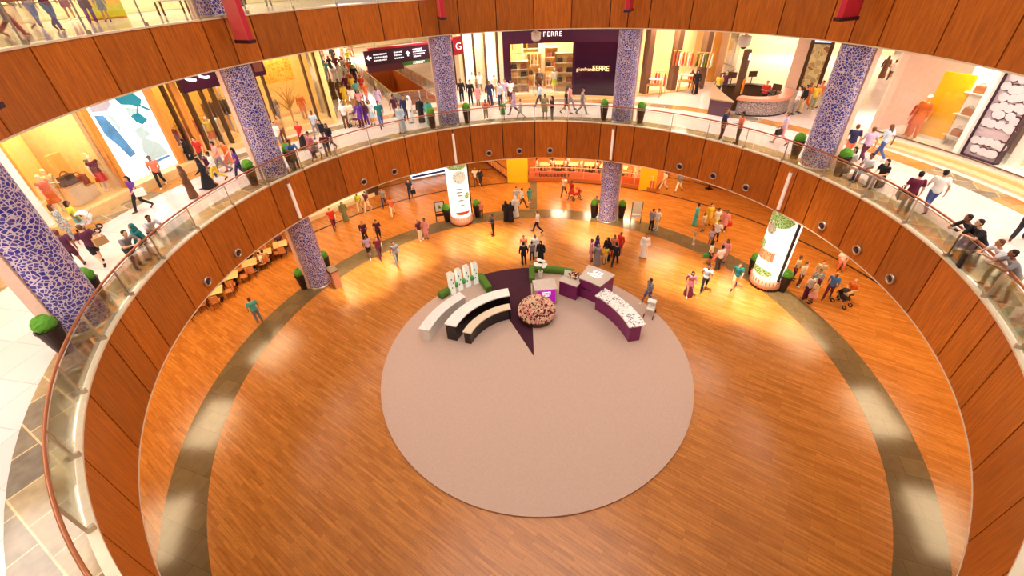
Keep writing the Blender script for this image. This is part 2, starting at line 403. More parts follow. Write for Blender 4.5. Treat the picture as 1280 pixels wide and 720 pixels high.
# the stair void in the gallery floor
def wallstrip(mb, p, q, th, z0, z1):
    p, q = Vector(p), Vector(q); d = (q-p); a = math.atan2(d.y, d.x); c = (p+q)/2
    return mb.box((c.x, c.y, (z0+z1)/2), (d.length+th, th, z1-z0), a)
voidm = wood('void_wood', (196, 92, 10), (232, 128, 30), .4)
mb = MB()
for i in range(4):
    p, q = VOID[i], VOID[(i+1) % 4]; n = max(2, int((q-p).length/1.2))
    for j in range(n):
        a = p+(q-p)*(j+.02)/n; b_ = p+(q-p)*(j+.98)/n; wallstrip(mb, a, b_, .06, 5.0, 7.5)
struct('wall_void', mb, voidm, 'wood panelled sides of the opening in the gallery floor')
t = thing('balustrade', 'straight glass balustrade guarding the wood lined opening in the floor', 'balustrade', (0, 0, 7.5))
for i in (0, 1, 3):
    p, q = VOID[i], VOID[(i+1) % 4]; n = max(2, round((q-p).length/1.4)); d = (q-p)/n
    wallstrip(MB(), p, q, .05, 1.0, 1.05).build('handrail', M['gold'], t)
    for j in range(n):
        a = p+d*j; MB().box((a.x, a.y, .5), (.05, .05, 1.0), 0).build('post', M['steel'], t)
        wallstrip(MB(), a+d*.06, a+d*.94, .012, .06, .95).build('glass_panel', M['glass'], t)
# ================================================================ shops on the gallery
z0 = 7.48
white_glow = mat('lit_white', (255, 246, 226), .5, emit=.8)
warm_glow = mat('lit_warm', (255, 222, 150), .5, emit=.55)
shopwood = wood('shop_wood', (196, 120, 44), (226, 156, 70), .4)
plinthm = mat('plinth_stone', (232, 196, 136), .3)
WN = [0]
def window(mb, label=None):
    WN[0] += 1
    return struct('window_%d' % WN[0], mb, M['glass2'], label)
def seg(mb, p, q, th, za, zb):
    """upright wall slice of thickness th from p to q"""
    p, q = Vector(p[:2]), Vector(q[:2]); d = q-p; c = (p+q)/2
    return mb.box((c.x, c.y, (za+zb)/2), (d.length, th, zb-za), math.atan2(d.y, d.x))
# ---- shop with amber window (180..165.5 deg)
struct('wall_amber_shop', MB().arc(24.2, 24.4, z0, 12.95, 163, 178, 2), M['amber'], 'amber back wall of the corner shop window')
struct('wall_amber_side', seg(seg(MB(), P(20.9, 176.2), P(24.3, 175.2), .2, z0, 12.95), P(20.9, 165.6), P(24.3, 166.5), .2, z0, 12.95), mat('amber_side', (252, 214, 146), .6))
struct('trim_plinth', MB().arc(19.95, 24.2, z0, 7.9, 165.4, 176.6, 2), plinthm, 'raised stone plinth of the amber shop window')
struct('trim_white_jamb', MB().arc(20.3, 20.9, z0, 12.95, 175.5, 176.7, 1), M['white'], 'white pier at the edge of the amber shop window')
struct('trim_dark_jamb', MB().arc(20.3, 20.75, z0, 12.95, 177.05, 177.2, 1), M['purple'])
struct('wall_corner', MB().arc(20.9, 21.2, z0, 12.95, 177.2, 196, 2), mat('warm_cream_wall', (250, 206, 140), .5), 'warm cream wall beyond the amber shop')
window(MB().arc(20.35, 20.38, 7.9, 12.9, 165.6, 175.4, 2))
struct('trim_gold_jamb', MB().arc(20.3, 20.7, 7.9, 12.95, 165.0, 165.6, 1), shopwood)
for i, (a, r, zz, w, h) in enumerate(((172.5, 22.8, 9.6, 1.0, 2.6), (169.6, 23.0, 10.0, .8, 3.2), (167.9, 22.3, 9.3, .6, 2.0))):
    t = thing('display_board', ('tall pale amber display panel standing in the amber shop window', 'narrow yellow display panel with a thin frame in the amber window', 'low honey coloured display block near the white artwork')[i], 'display panel', P(r, a, 7.9), R(a-90))
    MB().box((0, 0, h/2), (w, .12, h)).build('panel', mat('panel_%d' % i, ((255, 226, 160), (252, 214, 130), (246, 186, 96))[i], .5), t)
    MB().box((0, 0, .05), (w+.2, .4, .1)).build('foot', M['cream'], t)
# ---- lit artwork wall (164.5..157.3)
art = thing('lit_artwork', 'tall glowing white artwork with teal geometric shapes and blue brushed edge', 'lit artwork', (0, 0, 0))
MB().arc(20.5, 20.7, 8.0, 12.9, 157.3, 164.4, 1).build('light_panel', mat('art_white', (246, 252, 255), .4, emit=.75), art)
teal = mat('teal_print', (22, 150, 176), .5); blue = mat('brush_blue', (84, 150, 206), .6, var=.6, scale=3); palec = mat('pale_cyan', (190, 226, 232), .6); greyp = mat('pale_grey_print', (196, 196, 214), .6)
def artpoly(pts, m, name, off=0):
    mb = MB(); n = len(pts)
    mb.add([P(20.49-off, a, z) for a, z in pts]+[P(20.47-off, a, z) for a, z in pts], [tuple(range(n)), tuple(range(2*n-1, n-1, -1))]+[(i, (i+1) % n, n+(i+1) % n, n+i) for i in range(n)])
    return mb.build(name, m, art)
artpoly([(161.0, 11.75), (160.2, 12.0), (158.6, 11.85), (157.9, 11.45), (158.5, 11.15), (159.6, 11.35), (160.6, 11.45)], teal, 'teal_shape')
artpoly([(160.2, 10.85), (159.2, 11.0), (158.4, 10.5), (159.3, 10.35), (159.9, 10.55)], teal, 'teal_shape')
artpoly([(158.75, 11.3), (158.55, 11.3), (159.35, 10.75), (159.5, 10.8)], teal, 'teal_shape', .02)
artpoly([(158.4, 11.25), (157.5, 10.95), (157.5, 10.85), (158.4, 11.1)], teal, 'teal_shape', .02)
artpoly([(160.3, 11.3), (158.9, 11.1), (159.1, 10.9), (160.4, 10.9)], palec, 'pale_shape')
artpoly([(160.8, 10.2), (159.6, 10.3), (158.9, 9.8), (160.4, 9.7)], palec, 'pale_shape')
artpoly([(160.3, 9.9), (158.3, 9.2), (158.0, 8.65), (160.6, 8.6), (161.0, 9.2)], palec, 'pale_shape', .01)
artpoly([(160.8, 8.55), (158.0, 8.6), (157.9, 8.5), (160.8, 8.42)], blue, 'blue_shape', .02)
artpoly([(164.3, 12.2), (163.2, 12.3), (162.1, 12.1), (161.7, 11.6), (162.6, 11.35), (164.3, 11.45)], greyp, 'grey_shape')
artpoly([(164.3, 11.3), (163.3, 11.2), (162.8, 10.6), (162.4, 9.9), (162.0, 9.2), (162.9, 9.1), (163.4, 9.7), (164.3, 10.4)], blue, 'blue_brush_edge')
artpoly([(162.9, 11.2), (162.3, 11.1), (162.1, 10.5), (162.5, 10.3)], palec, 'pale_shape', .01)
struct('trim_art_plinth', MB().arc(19.95, 20.7, z0, 7.95, 152.5, 165.3, 2), plinthm)
struct('trim_wood_jamb', MB().arc(20.4, 21.2, z0, 12.95, 156.2, 157.2, 1), shopwood, 'wood pier beside the glowing artwork')
# ---- shop with dark lit sign (156..144)
struct('wall_gold_shop', MB().arc(24.5, 24.7, z0, 12.95, 143, 157, 2), mat('gold_wall', (246, 190, 84), .5), 'golden back wall of the shop with the dark sign')
for a0, a1, m_ in ((151.4, 152.3, shopwood), (150.3, 150.7, M['brownm']), (148.2, 148.5, M['brownm']), (146.6, 147.0, M['brownm']), (153.0, 153.3, M['brownm'])):
    struct('trim_mullion', MB().arc(21.4, 21.75, z0, 12.95, a0, a1, 1), m_)
struct('trim_gold_plinth', MB().arc(20.9, 24.4, z0, 7.75, 143.5, 152.4, 2), plinthm)
window(MB().arc(21.55, 21.58, 7.75, 11.7, 143.5, 156, 2))
t = thing('shop_sign', 'dark purple sign band with two glowing white letters beside the mosaic column', 'sign', (0, 0, 0))
MB().arc(21.0, 21.4, 11.15, 12.5, 143.9, 151.3, 1).build('sign_board', M['purple'], t)
for a in (149.2, 147.2):
    mb = MB(); c = P(20.95, a, 11.95)
    mb.tube([c+Vector((sin(R(a))*.42*cos(q), -cos(R(a))*.42*cos(q), .24*sin(q))) for q in [2*pi*i/18 for i in range(15)]], .07, 6); mb.build('lit_letter', mat('lit_letter', (255, 255, 255), .5, emit=2.2), t)
# hanging scarves and printed garments inside
def garment_rail(a, r, n, cols, label, zf=7.75, w=1.6, h=1.55):
    t = thing('clothes_rail', label, 'clothes rail', P(r, a, zf), R(a-90))
    MB().tube([(-w/2, 0, 0), (-w/2, 0, h), (w/2, 0, h), (w/2, 0, 0)], .02, 6).build('frame', M['gold'], t)
    for i in range(n):
        x = -w/2+.12+(w-.24)*i/max(1, n-1); c = cols[i % len(cols)]
        mb = MB(); mb.add([(x-.02, -.2, h-.12), (x+.02, -.2, h-.12), (x+.02, .2, h-.12), (x-.02, .2, h-.12), (x-.04, -.26, h-1.0), (x+.04, -.26, h-1.0), (x+.04, .26, h-1.0), (x-.04, .26, h-1.0)], [(0, 1, 2, 3), (7, 6, 5, 4), (0, 4, 5, 1), (1, 5, 6, 2), (2, 6, 7, 3), (3, 7, 4, 0)])
        mb.tube([(x, 0, h-.12), (x, 0, h+.02)], .008, 4)
        o = mb.build('hanging_garment', mat('cloth_%d_%d_%d' % c, c, .8), t); 
    return t
garment_rail(154.4, 22.6, 7, [(206, 70, 50), (240, 180, 60), (120, 60, 40)], 'clothes rail with red and honey garments beside wood pier', w=1.5)
garment_rail(149.3, 23.4, 8, [(246, 210, 60), (230, 110, 40), (250, 240, 210)], 'clothes rail of yellow and orange garments behind dark mullions', w=1.9)
garment_rail(145.5, 22.8, 8, [(110, 84, 60), (170, 130, 90), (90, 70, 60)], 'clothes rail of grey brown garments beside the mosaic column', w=1.7, h=2.4)
# ---- yellow shop past the column (143..129)
struct('wall_yellow_shop', MB().arc(24.0, 24.2, z0, 12.95, 128.4, 143, 2), M['yellowwall'], 'bright yellow back wall of the shop by the crowded corridor')
struct('wall_corridor', seg(MB(), P(20.6, 129.0), (-27.5, 50), .3, z0, 12.95), mat('corridor_wall', (250, 224, 140), .5), 'pale yellow wall along the crowded corridor')
for i in range(7):
    p = P(20.6, 129.0)+(Vector((-27.5, 50, 0))-P(20.6, 129.0))*(.03+.11*i); o = seg(MB(), p-Vector((-.09, -.2, 0)), p+Vector((-.09, .2, 0)), .5, z0, 12.9); struct('trim_corridor_mullion', o, M['brownm'])
for a0, a1, m_ in ((139.9, 140.15, M['brownm']), (138.6, 138.9, M['brownm']), (131.4, 131.7, M['brownm']), (129.1, 129.4, M['brownm'])):
    struct('trim_mullion', MB().arc(21.1, 21.4, z0, 12.95, a0, a1, 1), m_)
struct('trim_yellow_plinth', MB().arc(20.5, 23.9, z0, 7.85, 129.4, 143, 2), plinthm)
window(MB().arc(21.2, 21.23, 7.85, 12.9, 129.5, 143, 2))
t = thing('shop_sign', 'small square dark brown box sign high between column and yellow shop', 'sign', (0, 0, 0))
MB().arc(20.6, 21.1, 11.3, 12.5, 138.5, 140.6, 1).build('sign_board', M['purple'], t); MB().arc(20.55, 20.6, 11.55, 12.3, 138.9, 140.3, 1).build('sign_face', mat('brown_face', (120, 60, 40), .4), t)
t = thing('wall_picture', 'large golden textured panel high inside the yellow shop', 'wall panel', (0, 0, 0))
MB().arc(22.6, 22.7, 10.4, 12.5, 132.3, 137.6, 1).build('panel', cellmat('gold_texture', (250, 206, 96), (246, 186, 60), (236, 150, 40), 5, .06), t)
t = thing('display_branch', 'golden branch arrangement standing in the yellow shop window', 'display', P(21.9, 135.3, 7.85))
random.seed(5); mb = MB()
for i in range(26):
    a = random.uniform(0, 6.28); l = random.uniform(.5, 1.3); zz = random.uniform(1.2, 2.4)
    mb.tube([(0, 0, zz*.6), (cos(a)*l*.5, sin(a)*l*.5, zz), (cos(a)*l, sin(a)*l, zz+random.uniform(-.2, .5))], [.03, .02, .006], 5)
mb.tube([(0, 0, 0), (0, 0, 1.6)], .06, 8); mb.build('branches', M['gold'], t)
# ---- direction sign hanging under the upper gallery
sg = thing('direction_sign', 'long dark hanging direction sign with white arrows and a red end lettered G', 'sign', (0, 0, 0))
A, B = Vector((-9.45, 14.3, 0)), Vector((-3.55, 17.35, 0)); d = (B-A).normalized(); ang = math.atan2(d.y, d.x); n_ = Vector((d.y, -d.x, 0))
L = (B-A).length; cen = (A+B)/2
signm = mat('sign_plum', (64, 30, 48), .35); signr = mat('sign_red', (176, 36, 44), .4); signg = mat('sign_green', (74, 130, 40), .4); wt = mat('sign_white', (250, 250, 255), .5, emit=.6)
MB().box((cen.x, cen.y, 11.82), (L, .22, .86), ang).build('board', signm, sg)
MB().box((cen.x, cen.y, 12.32), (L-.6, .26, .12), ang).build('top_rail', signr, sg)
q = B-d*.35; MB().box((q.x, q.y, 11.95), (.72, .26, 1.1), ang).build('red_end', signr, sg)
q = A+d*3.55; MB().box((q.x, q.y, 11.28), (2.5, .2, .24), ang).build('green_strip', signg, sg)
q = A+d*1.2; MB().box((q.x, q.y, 11.2), (2.3, .2, .42), ang).build('lower_board', mat('sign_plum_low', (96, 46, 52), .35), sg)
for s_ in (.8, 3.2, 5.6):
    q = A+d*s_; MB().tube([(q.x, q.y, 12.3), (q.x, q.y, 13.0)], .02, 6).build('hanger', M['steel'], sg)
tr = (R(90), 0, ang)
def lab(body, s, z, size, m=wt, al='LEFT'):
    q = A+d*s+n_*.14; textobj(body, size, (q.x, q.y, z), tr, m, 'lettering', sg, .004, al)
q = B-d*.35+n_*.15; textobj('G', .62, (q.x, q.y, 11.9), tr, wt, 'letter', sg, .004)
def arrow(s, z, dirn):
    mb = MB(); q = A+d*s+n_*.13
    def X(u, v): return q+d*u+Vector((0, 0, z-q.z+v))
    pts = [(-.16, 0), (0, .16), (0, .05), (.16, .05), (.16, -.05), (0, -.05), (0, -.16)]
    if dirn == 'up': pts = [(-b, -a) for a, b in pts]
    n = len(pts); mb.add([X(u, v) for u, v in pts]+[X(u, v)-n_*.02 for u, v in pts], [tuple(range(n)), tuple(range(2*n-1, n-1, -1))]+[(i, (i+1) % n, n+(i+1) % n, n+i) for i in range(n)]); mb.build('arrow', wt, sg)
arrow(.25, 11.85, 'left'); arrow(2.75, 11.85, 'up'); arrow(4.95, 11.95, 'up')
def lines(s, z, widths, h=.07, gap=.17):          # lettering too fine to read in the photo: rows of small marks
    for i, w_ in enumerate(widths):
        mb = MB(); x = 0; random.seed(int(s*100)+i)
        while x < w_:
            ww = random.uniform(.05, .11); q = A+d*(s+x+ww/2)+n_*.125; mb.box((q.x, q.y, z-i*gap), (ww, .02, h*random.uniform(.8, 1.3)), ang); x += ww+.03
        o = mb.build('small_print', wt, sg); o['kind'] = 'stuff'
lines(.55, 12.0, (.85, .8, .75)); lines(1.85, 12.0, (.5, .45, .55)); lines(3.1, 12.05, (.55, .8, .7, .5), gap=.14); lines(4.25, 12.1, (.4, .45, .5)); lines(5.1, 12.1, (.4, .4, .35)); lines(3.0, 11.31, (.8, .6), .05, .09); lines(4.3, 11.3, (.5,), .05)
# ---- receding bright storefront behind the left centre column (102..91)
E0, E1 = P(20.3, 91.2), Vector((-7.0, 29.0, 0))
struct('wall_receding', seg(MB(), E0+Vector((1.2, 3.2, 0)), E1+Vector((1.2, 3.2, 0)), .2, z0, 12.95), mat('bright_interior', (255, 230, 160), .6), 'brightly lit interior wall of the receding shop')
for i in range(7):
    p = E0+(E1-E0)*(.02+.15*i); dd = (E1-E0).normalized()
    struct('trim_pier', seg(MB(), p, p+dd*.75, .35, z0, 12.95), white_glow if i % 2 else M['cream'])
    struct('trim_dark_post', seg(MB(), p+dd*.95, p+dd*1.1, .3, z0, 12.95), M['brownm'])
window(seg(MB(), E0, E1, .03, z0, 12.9))
# ---- dark framed boutique (91..77.5) and dark sign wall (77.5..68)
bt = thing('dark_shop_frame', 'dark plum storefront frame around the shelf filled window', 'shop front', (0, 0, 0))
MB().arc(20.2, 20.5, 11.45, 12.95, 68.3, 92.3, 2).build('header', M['purple'], bt)
MB().arc(20.2, 20.6, z0, 12.95, 90.7, 92.3, 1).build('jamb', M['purple'], bt)
MB().arc(20.2, 20.6, z0, 12.0, 77.0, 77.5, 1).build('jamb', M['purple'], bt)
MB().arc(20.25, 20.5, z0, 11.5, 68.3, 77.1, 1).build('dark_panel', mat('plum_glass', (44, 14, 34), .06), bt)
MB().arc(20.1, 20.5, z0, 7.72, 68.3, 92.3, 2).build('sill', plinthm, bt)
def curved_text(body, size, r, a, z, sp, m_, par):
    n = len(body)
    for i, ch in enumerate(body):
        if ch == ' ': continue
        aa = a-(i-(n-1)/2)*sp; p = P(r, aa, z); textobj(ch, size, p, (R(90), 0, R(aa-90)), m_, 'letter', par, .01)
curved_text('FERRE', .46, 20.16, 81.8, 12.03, .84, wt, bt)
curved_text('gianfranco', .34, 20.2, 74.6, 9.6, .40, mat('gold_letter', (250, 206, 150), .4, emit=.8), bt)
curved_text('FERRE', .52, 20.2, 71.5, 9.66, .72, mat('gold_letter', (240, 190, 140), .4), bt)
window(MB().arc(20.33, 20.36, 7.72, 11.45, 77.6, 90.6, 1))
struct('wall_boutique', MB().arc(24.6, 24.8, z0, 12.95, 66, 94, 2), mat('boutique_wall', (252, 224, 168), .6), 'pale lit back wall of the boutique')
struct('wall_boutique_side', seg(MB(), P(20.6, 77.2), P(24.6, 77.2), .15, z0, 12.95), M['pink'])
# display shelving: one unit built, then copied
bagc = [(70, 40, 34), (150, 90, 50), (210, 160, 90), (40, 30, 30), (140, 66, 44)]
def shelf_unit(a, r, w, h, n, label, m_=M['gold']):
    t = thing('shelf_unit', label, 'shelf unit', P(r, a, 7.72), R(a-90), 'display shelving in the dark framed boutique')
    for s_ in (-1, 1): MB().box((s_*w/2, 0, h/2), (.06, .4, h)).build('side_panel', m_, t)
    for i in range(n): MB().box((0, 0, .05+i*(h-.1)/(n-1)), (w, .4, .05)).build('shelf', M['cream'], t)
    MB().box((0, .19, h/2), (w, .03, h)).build('back_panel', mat('shelf_back', (250, 206, 120), .5), t)
    return t
def handbag(loc, rz, c, s, label, grp='handbags on the boutique shelving'):
    t = thing('handbag', label, 'handbag', loc, rz, grp)
    MB().box((0, 0, .13*s), (.34*s, .14*s, .26*s), 0, (1.12, 1.2)).build('bag_body', mat('bag_%d_%d_%d' % c, c, .5), t)
    MB().tube([Vector((.1*cos(q), 0, .25+.11*sin(q)))*s for q in [pi*i/8 for i in range(9)]], .012*s, 6).build('bag_handle', mat('bag_%d_%d_%d' % c, c, .5), t)
cn = {0: 'dark brown', 1: 'tan', 2: 'honey', 3: 'black', 4: 'russet'}
un = [(89.0, 21.4, 1.5, 2.4, 5, 'low pale shelf unit by the dark jamb in the boutique window'), (79.3, 21.4, 1.5, 2.9, 5, 'shelf unit of dark folded goods beside the dark panel'), (85.9, 23.4, 1.2, 2.6, 4, 'slim golden shelf unit deeper inside the boutique'), (82.3, 23.6, 1.0, 3.0, 5, 'tall golden shelf unit near the pink wall of the boutique')]
for ui, (a, r, w, h, n, lb) in enumerate(un):
    shelf_unit(a, r, w, h, n, lb)
    for i in range(n-1):
        for j in range(2):
            ci = (ui*2+i+j) % 5; x = (-.28+.56*j)*w*.9; p = P(r, a, 7.72+.05+.03+i*(h-.1)/(n-1)); tx = Vector((cos(R(a-90)), sin(R(a-90)), 0))
            handbag(p+tx*x-Vector((cos(R(a)), sin(R(a)), 0))*.03, R(a-90), bagc[ci], 1.25, '%s handbag on the %s, %s shelf, %s end' % (cn[ci], ('low pale unit', 'unit beside dark panel', 'slim inner unit', 'tall inner unit')[ui], ('lowest', 'second', 'third', 'fourth')[i], ('clockwise', 'anticlockwise')[j]))
for i, (a, zz) in enumerate(((88.6, 11.0), (85.7, 11.0))):
    t = thing('wall_shelf', ('golden wall niche with garments high in the boutique, by the jamb', 'golden wall niche high in the boutique, next to the pale pier')[i], 'wall niche', P(24.45, a, 0), R(a-90))
    for s_ in (-1, 1): MB().box((s_*.6, 0, 11.2), (.08, .3, 1.5)).build('side_panel', M['gold'], t)
    MB().box((0, .1, 11.2), (1.2, .05, 1.5)).build('back_panel', M['brownm'], t); MB().box((0, -.02, 10.5), (1.2, .3, .06)).build('shelf', M['cream'], t)
struct('wall_boutique_pier', MB().arc(23.9, 24.6, z0, 12.95, 83.4, 84.9, 1), M['cream'])
garment_rail(83.9, 22.0, 8, [(250, 240, 220), (120, 70, 50), (230, 190, 130)], 'clothes rail in the middle of the boutique window', 7.5, 1.6)
garment_rail(87.5, 22.9, 8, [(252, 248, 236), (210, 220, 220), (250, 230, 190)], 'rail of white garments hung high in the boutique', 9.0, 2.2, 1.4)
# ---- glass storefront running off to the right of the column
H0, H1 = Vector((8.2, 19.4, 0)), Vector((14.7, 21.0, 0)); H2 = Vector((19.2, 25.8, 0))
hm = mat('taupe_pier', (124, 84, 62), .35)
struct('wall_bright_shop', seg(seg(MB(), (9, 23.6), (14.5, 25.5), .2, z0, 12.95), (14.5, 25.5), (17, 28.5), .2, z0, 12.95), mat('bright_shop_wall', (255, 228, 168), .6), 'glowing cream back wall of the pier fronted shop')
for i, t_ in enumerate((0.0, .26, .62, 1.0)):
    p = H0+(H1-H0)*t_; dd = (H1-H0).normalized(); q = p+dd*(.42 if i else .2)
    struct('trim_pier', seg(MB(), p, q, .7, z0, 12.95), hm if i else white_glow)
struct('trim_wood_pier', seg(MB(), H1+Vector((1.9, 2.0, 0)), H1+Vector((3.1, 3.3, 0)), .6, z0, 12.95), shopwood, 'wide polished wood pier before the curved glass corner')
window(seg(seg(MB(), H0, H1, .03, z0, 12.9), H1, H1+Vector((1.9, 2.0, 0)), .03, z0, 12.9))
struct('trim_shop_edge', seg(MB(), H0, H1, .9, z0, 7.6), plinthm)
garment_rail(61.2, 22.6, 7, [(216, 66, 46), (230, 100, 60), (250, 230, 190)], 'clothes rail with red garments between the first taupe piers', 7.6)
garment_rail(57.2, 23.6, 7, [(226, 80, 40), (236, 130, 60), (250, 240, 220)], 'clothes rail of orange and red garments between the taupe piers', 9.3, 1.5, 1.2)
garment_rail(54.3, 25.2, 6, [(120, 120, 50), (220, 180, 90), (250, 240, 220)], 'clothes rail with olive garments beside the wood pier', 9.0, 1.3, 1.2)
for i, (a, r) in enumerate(((60.9, 21.9), (56.2, 24.0))):
    t = thing('display_table', ('golden display stand with folded clothes behind the first taupe pier', 'pale display stand with folded clothes behind the middle taupe pier')[i], 'display stand', P(r, a, 7.5), R(a-90))
    for kx in (-.5, .5):
        for ky in (-.3, .3): MB().box((kx, ky, .4), (.06, .06, .8)).build('leg', M['gold'], t)
    MB().box((0, 0, .83), (1.1, .7, .06)).build('tabletop', M['gold'], t); MB().box((0, 0, 1.25), (.9, .5, .05)).build('upper_shelf', M['cream'], t)
    for kx in (-.4, .4): MB().box((kx, 0, 1.05), (.05, .05, .4)).build('upright', M['gold'], t)
# curved glass corner
mb = MB(); c = Vector((17.6, 28.6, 0)); pts = [c+Vector((3.4*cos(R(q)), 3.4*sin(R(q)), 0)) for q in range(-80, 30, 10)]
for p, q in zip(pts, pts[1:]): seg(mb, p, q, .04, z0+.1, 12.9)
window(mb, 'curved glass shop corner beside the wood pier')
mb = MB(); mb.tube([p+Vector((0, 0, 7.56)) for p in pts], .07, 6); struct('trim_glass_base', mb, M['brownm'])
mb = MB(); mb.tube([pts[-3]+Vector((0, 0, 7.5)), pts[-3]+Vector((0, 0, 12.9))], .06, 6); struct('trim_glass_post', mb, M['brownm'])
struct('wall_curved_shop', seg(MB(), (15.5, 29.2), (20.0, 32.0), .2, z0, 12.95), M['amber'])
# ---- far concourse on the right
struct('wall_concourse', seg(MB(), (21.5, 36), (38, 30.5), .3, z0, 12.95), mat('concourse_wall', (255, 232, 180), .5), 'pale cream wall far behind the round counter')
for i, (x, y) in enumerate(((31.5, 32), (33.3, 31.4), (35.0, 30.8))):
    struct('trim_concourse_post', seg(MB(), (x, y), (x+.5, y-.15), .3, 9.5, 12.95), M['gold'] if i % 2 else M['brownm'])
struct('trim_pink_pier', MB().prism([at(981, 108, z0).xy, at(1002, 112, z0).xy, at(1002, 112, z0).xy+Vector((1.6, 2.4)), at(981, 108, z0).xy+Vector((1.4, 2.2))], z0, 12.95), M['pink'], 'broad pale pink pier behind the round counter')
for i, (a, r, h) in enumerate(((170.3, 20.95, .9), (168.7, 21.2, .6))):
    t = thing('display_plinth', ('cream display block carrying a dark brown bag in the amber window', 'low cream display block carrying a red brown bag in the amber window')[i], 'display block', P(r, a, 7.9), R(a-90))
    MB().box((0, 0, h/2), (.7, .5, h)).build('block', M['cream'], t, bevel=.02); MB().box((0, 0, h+.01), (.74, .54, .03)).build('block_top', M['gold'], t)
    handbag(P(r, a, 7.9+h+.03), R(a-90), ((70, 36, 24), (150, 66, 40))[i], 1.7, ('dark brown', 'red brown')[i]+' bag on a cream block in the amber window', 'bags in the amber window')
sc = thing('display_screen', 'tall dark frame with a small bright blue screen on top beside pink pier', 'display screen', at(1009, 113, z0), R(54-90))
MB().box((0, .1, 2.6), (1.5, .25, 5.3)).build('frame', M['brownm'], sc)
MB().box((0, -.17, 3.75), (1.0, .1, .8)).build('screen', mat('blue_screen', (190, 226, 255), .4, emit=1.3), sc)
MB().box((0, -.05, 1.7), (1.0, .06, 3.0)).build('poster', cellmat('poster_print', (240, 220, 160), (170, 120, 70), (240, 230, 170), 3, .05), sc)
t = thing('corridor_kiosk', 'low yellow and green market stall far down the right corridor', 'stall', P(38.5, 34.0, z0), R(36))
MB().box((0, 0, .5), (1.4, 1.8, 1.0)).build('counter', M['gold'], t); MB().box((0, 0, 1.06), (1.6, 2.0, .1)).build('counter_top', M['cream'], t); MB().ball((0, .3, 1.3), (.4, .5, .25)).build('goods', M['green'], t)
struct('wall_corridor_end', seg(MB(), (32, 40), (52, 28), .3, z0, 12.95), M['cream'])
# gold posts and the big pink wall
struct('trim_gold_post', seg(seg(MB(), P(25.0, 26.3), P(25.4, 26.3), .25, z0, 12.95), P(27.3, 27.4), P(27.7, 27.4), .2, z0, 12.95), M['gold'], 'slim golden posts at the corner of the pink wall')
struct('wall_pink', MB().arc(23.3, 23.5, z0, 12.95, 15.2, 25.6, 1), M['pink'], 'large smooth pale pink wall behind the feathered mannequin')
struct('wall_pink_return', seg(MB(), P(23.3, 25.6), P(37, 28.5), .2, z0, 12.95), M['cream'])
# curved white window base
for r_, zt, m_, nme in ((20.75, 7.75, plinthm, 'trim_window_step'), (20.95, 7.95, M['white'], 'trim_window_base')):
    struct(nme, MB().arc(r_, 23.2, z0, zt, -6, 22, 1), m_)
mb = MB(); mb.tube([P(20.9, a, 7.98) for a in range(-6, 24, 2)], .03, 6); struct('trim_window_rail', mb, M['brownm'])
t = thing('display_board', 'tall flat bright yellow panel leaning behind the orange mannequin', 'display panel', P(21.9, 16.8, 7.95), R(16.8-90))
MB().box((0, 0, 1.6), (1.3, .08, 3.2)).build('panel', mat('vivid_yellow', (246, 190, 6), .5), t); MB().box((0, .15, .08), (1.4, .4, .16)).build('foot', M['white'], t)
# white shelf wall with handbags
t = thing('display_wall', 'bright white display wall with ledges for bags next to the yellow panel', 'display wall', P(21.9, 13.9, 7.95), R(13.9-90))
MB().box((0, .1, 1.9), (1.5, .1, 3.3)).build('panel', mat('lit_panel', (255, 252, 244), .5), t)
for i in range(3): MB().box((0, -.12, .5+i*1.0), (1.0, .34, .05)).build('ledge', M['white'], t)
for i in range(3):
    p = P(21.78, 13.9, 7.95+.53+i*1.0); handbag(p, R(12.6+90), (170, 106, 70), 1.2, 'small tan bag on white display ledge, '+('lowest', 'middle', 'top')[i]+' of three', 'bags on the white display wall')
t = thing('display_case', 'grey glass display case with shoes above the white display wall', 'display case', P(22.6, 13.0, 7.95), R(13-90))
MB().box((0, .3, 4.2), (2.4, .1, 1.5)).build('back_panel', mat('case_grey', (150, 140, 128), .3), t); MB().box((0, 0, 4.15), (2.4, .6, .06)).build('shelf', M['white'], t); MB().box((0, 0, 3.45), (2.4, .6, .06)).build('shelf', M['white'], t)
struct('trim_white_post', MB().arc(20.9, 21.4, 7.95, 12.95, 11.5, 12.1, 1), M['white'])
window(MB().arc(20.97, 20.99, 7.98, 12.9, 12.2, 22, 1))
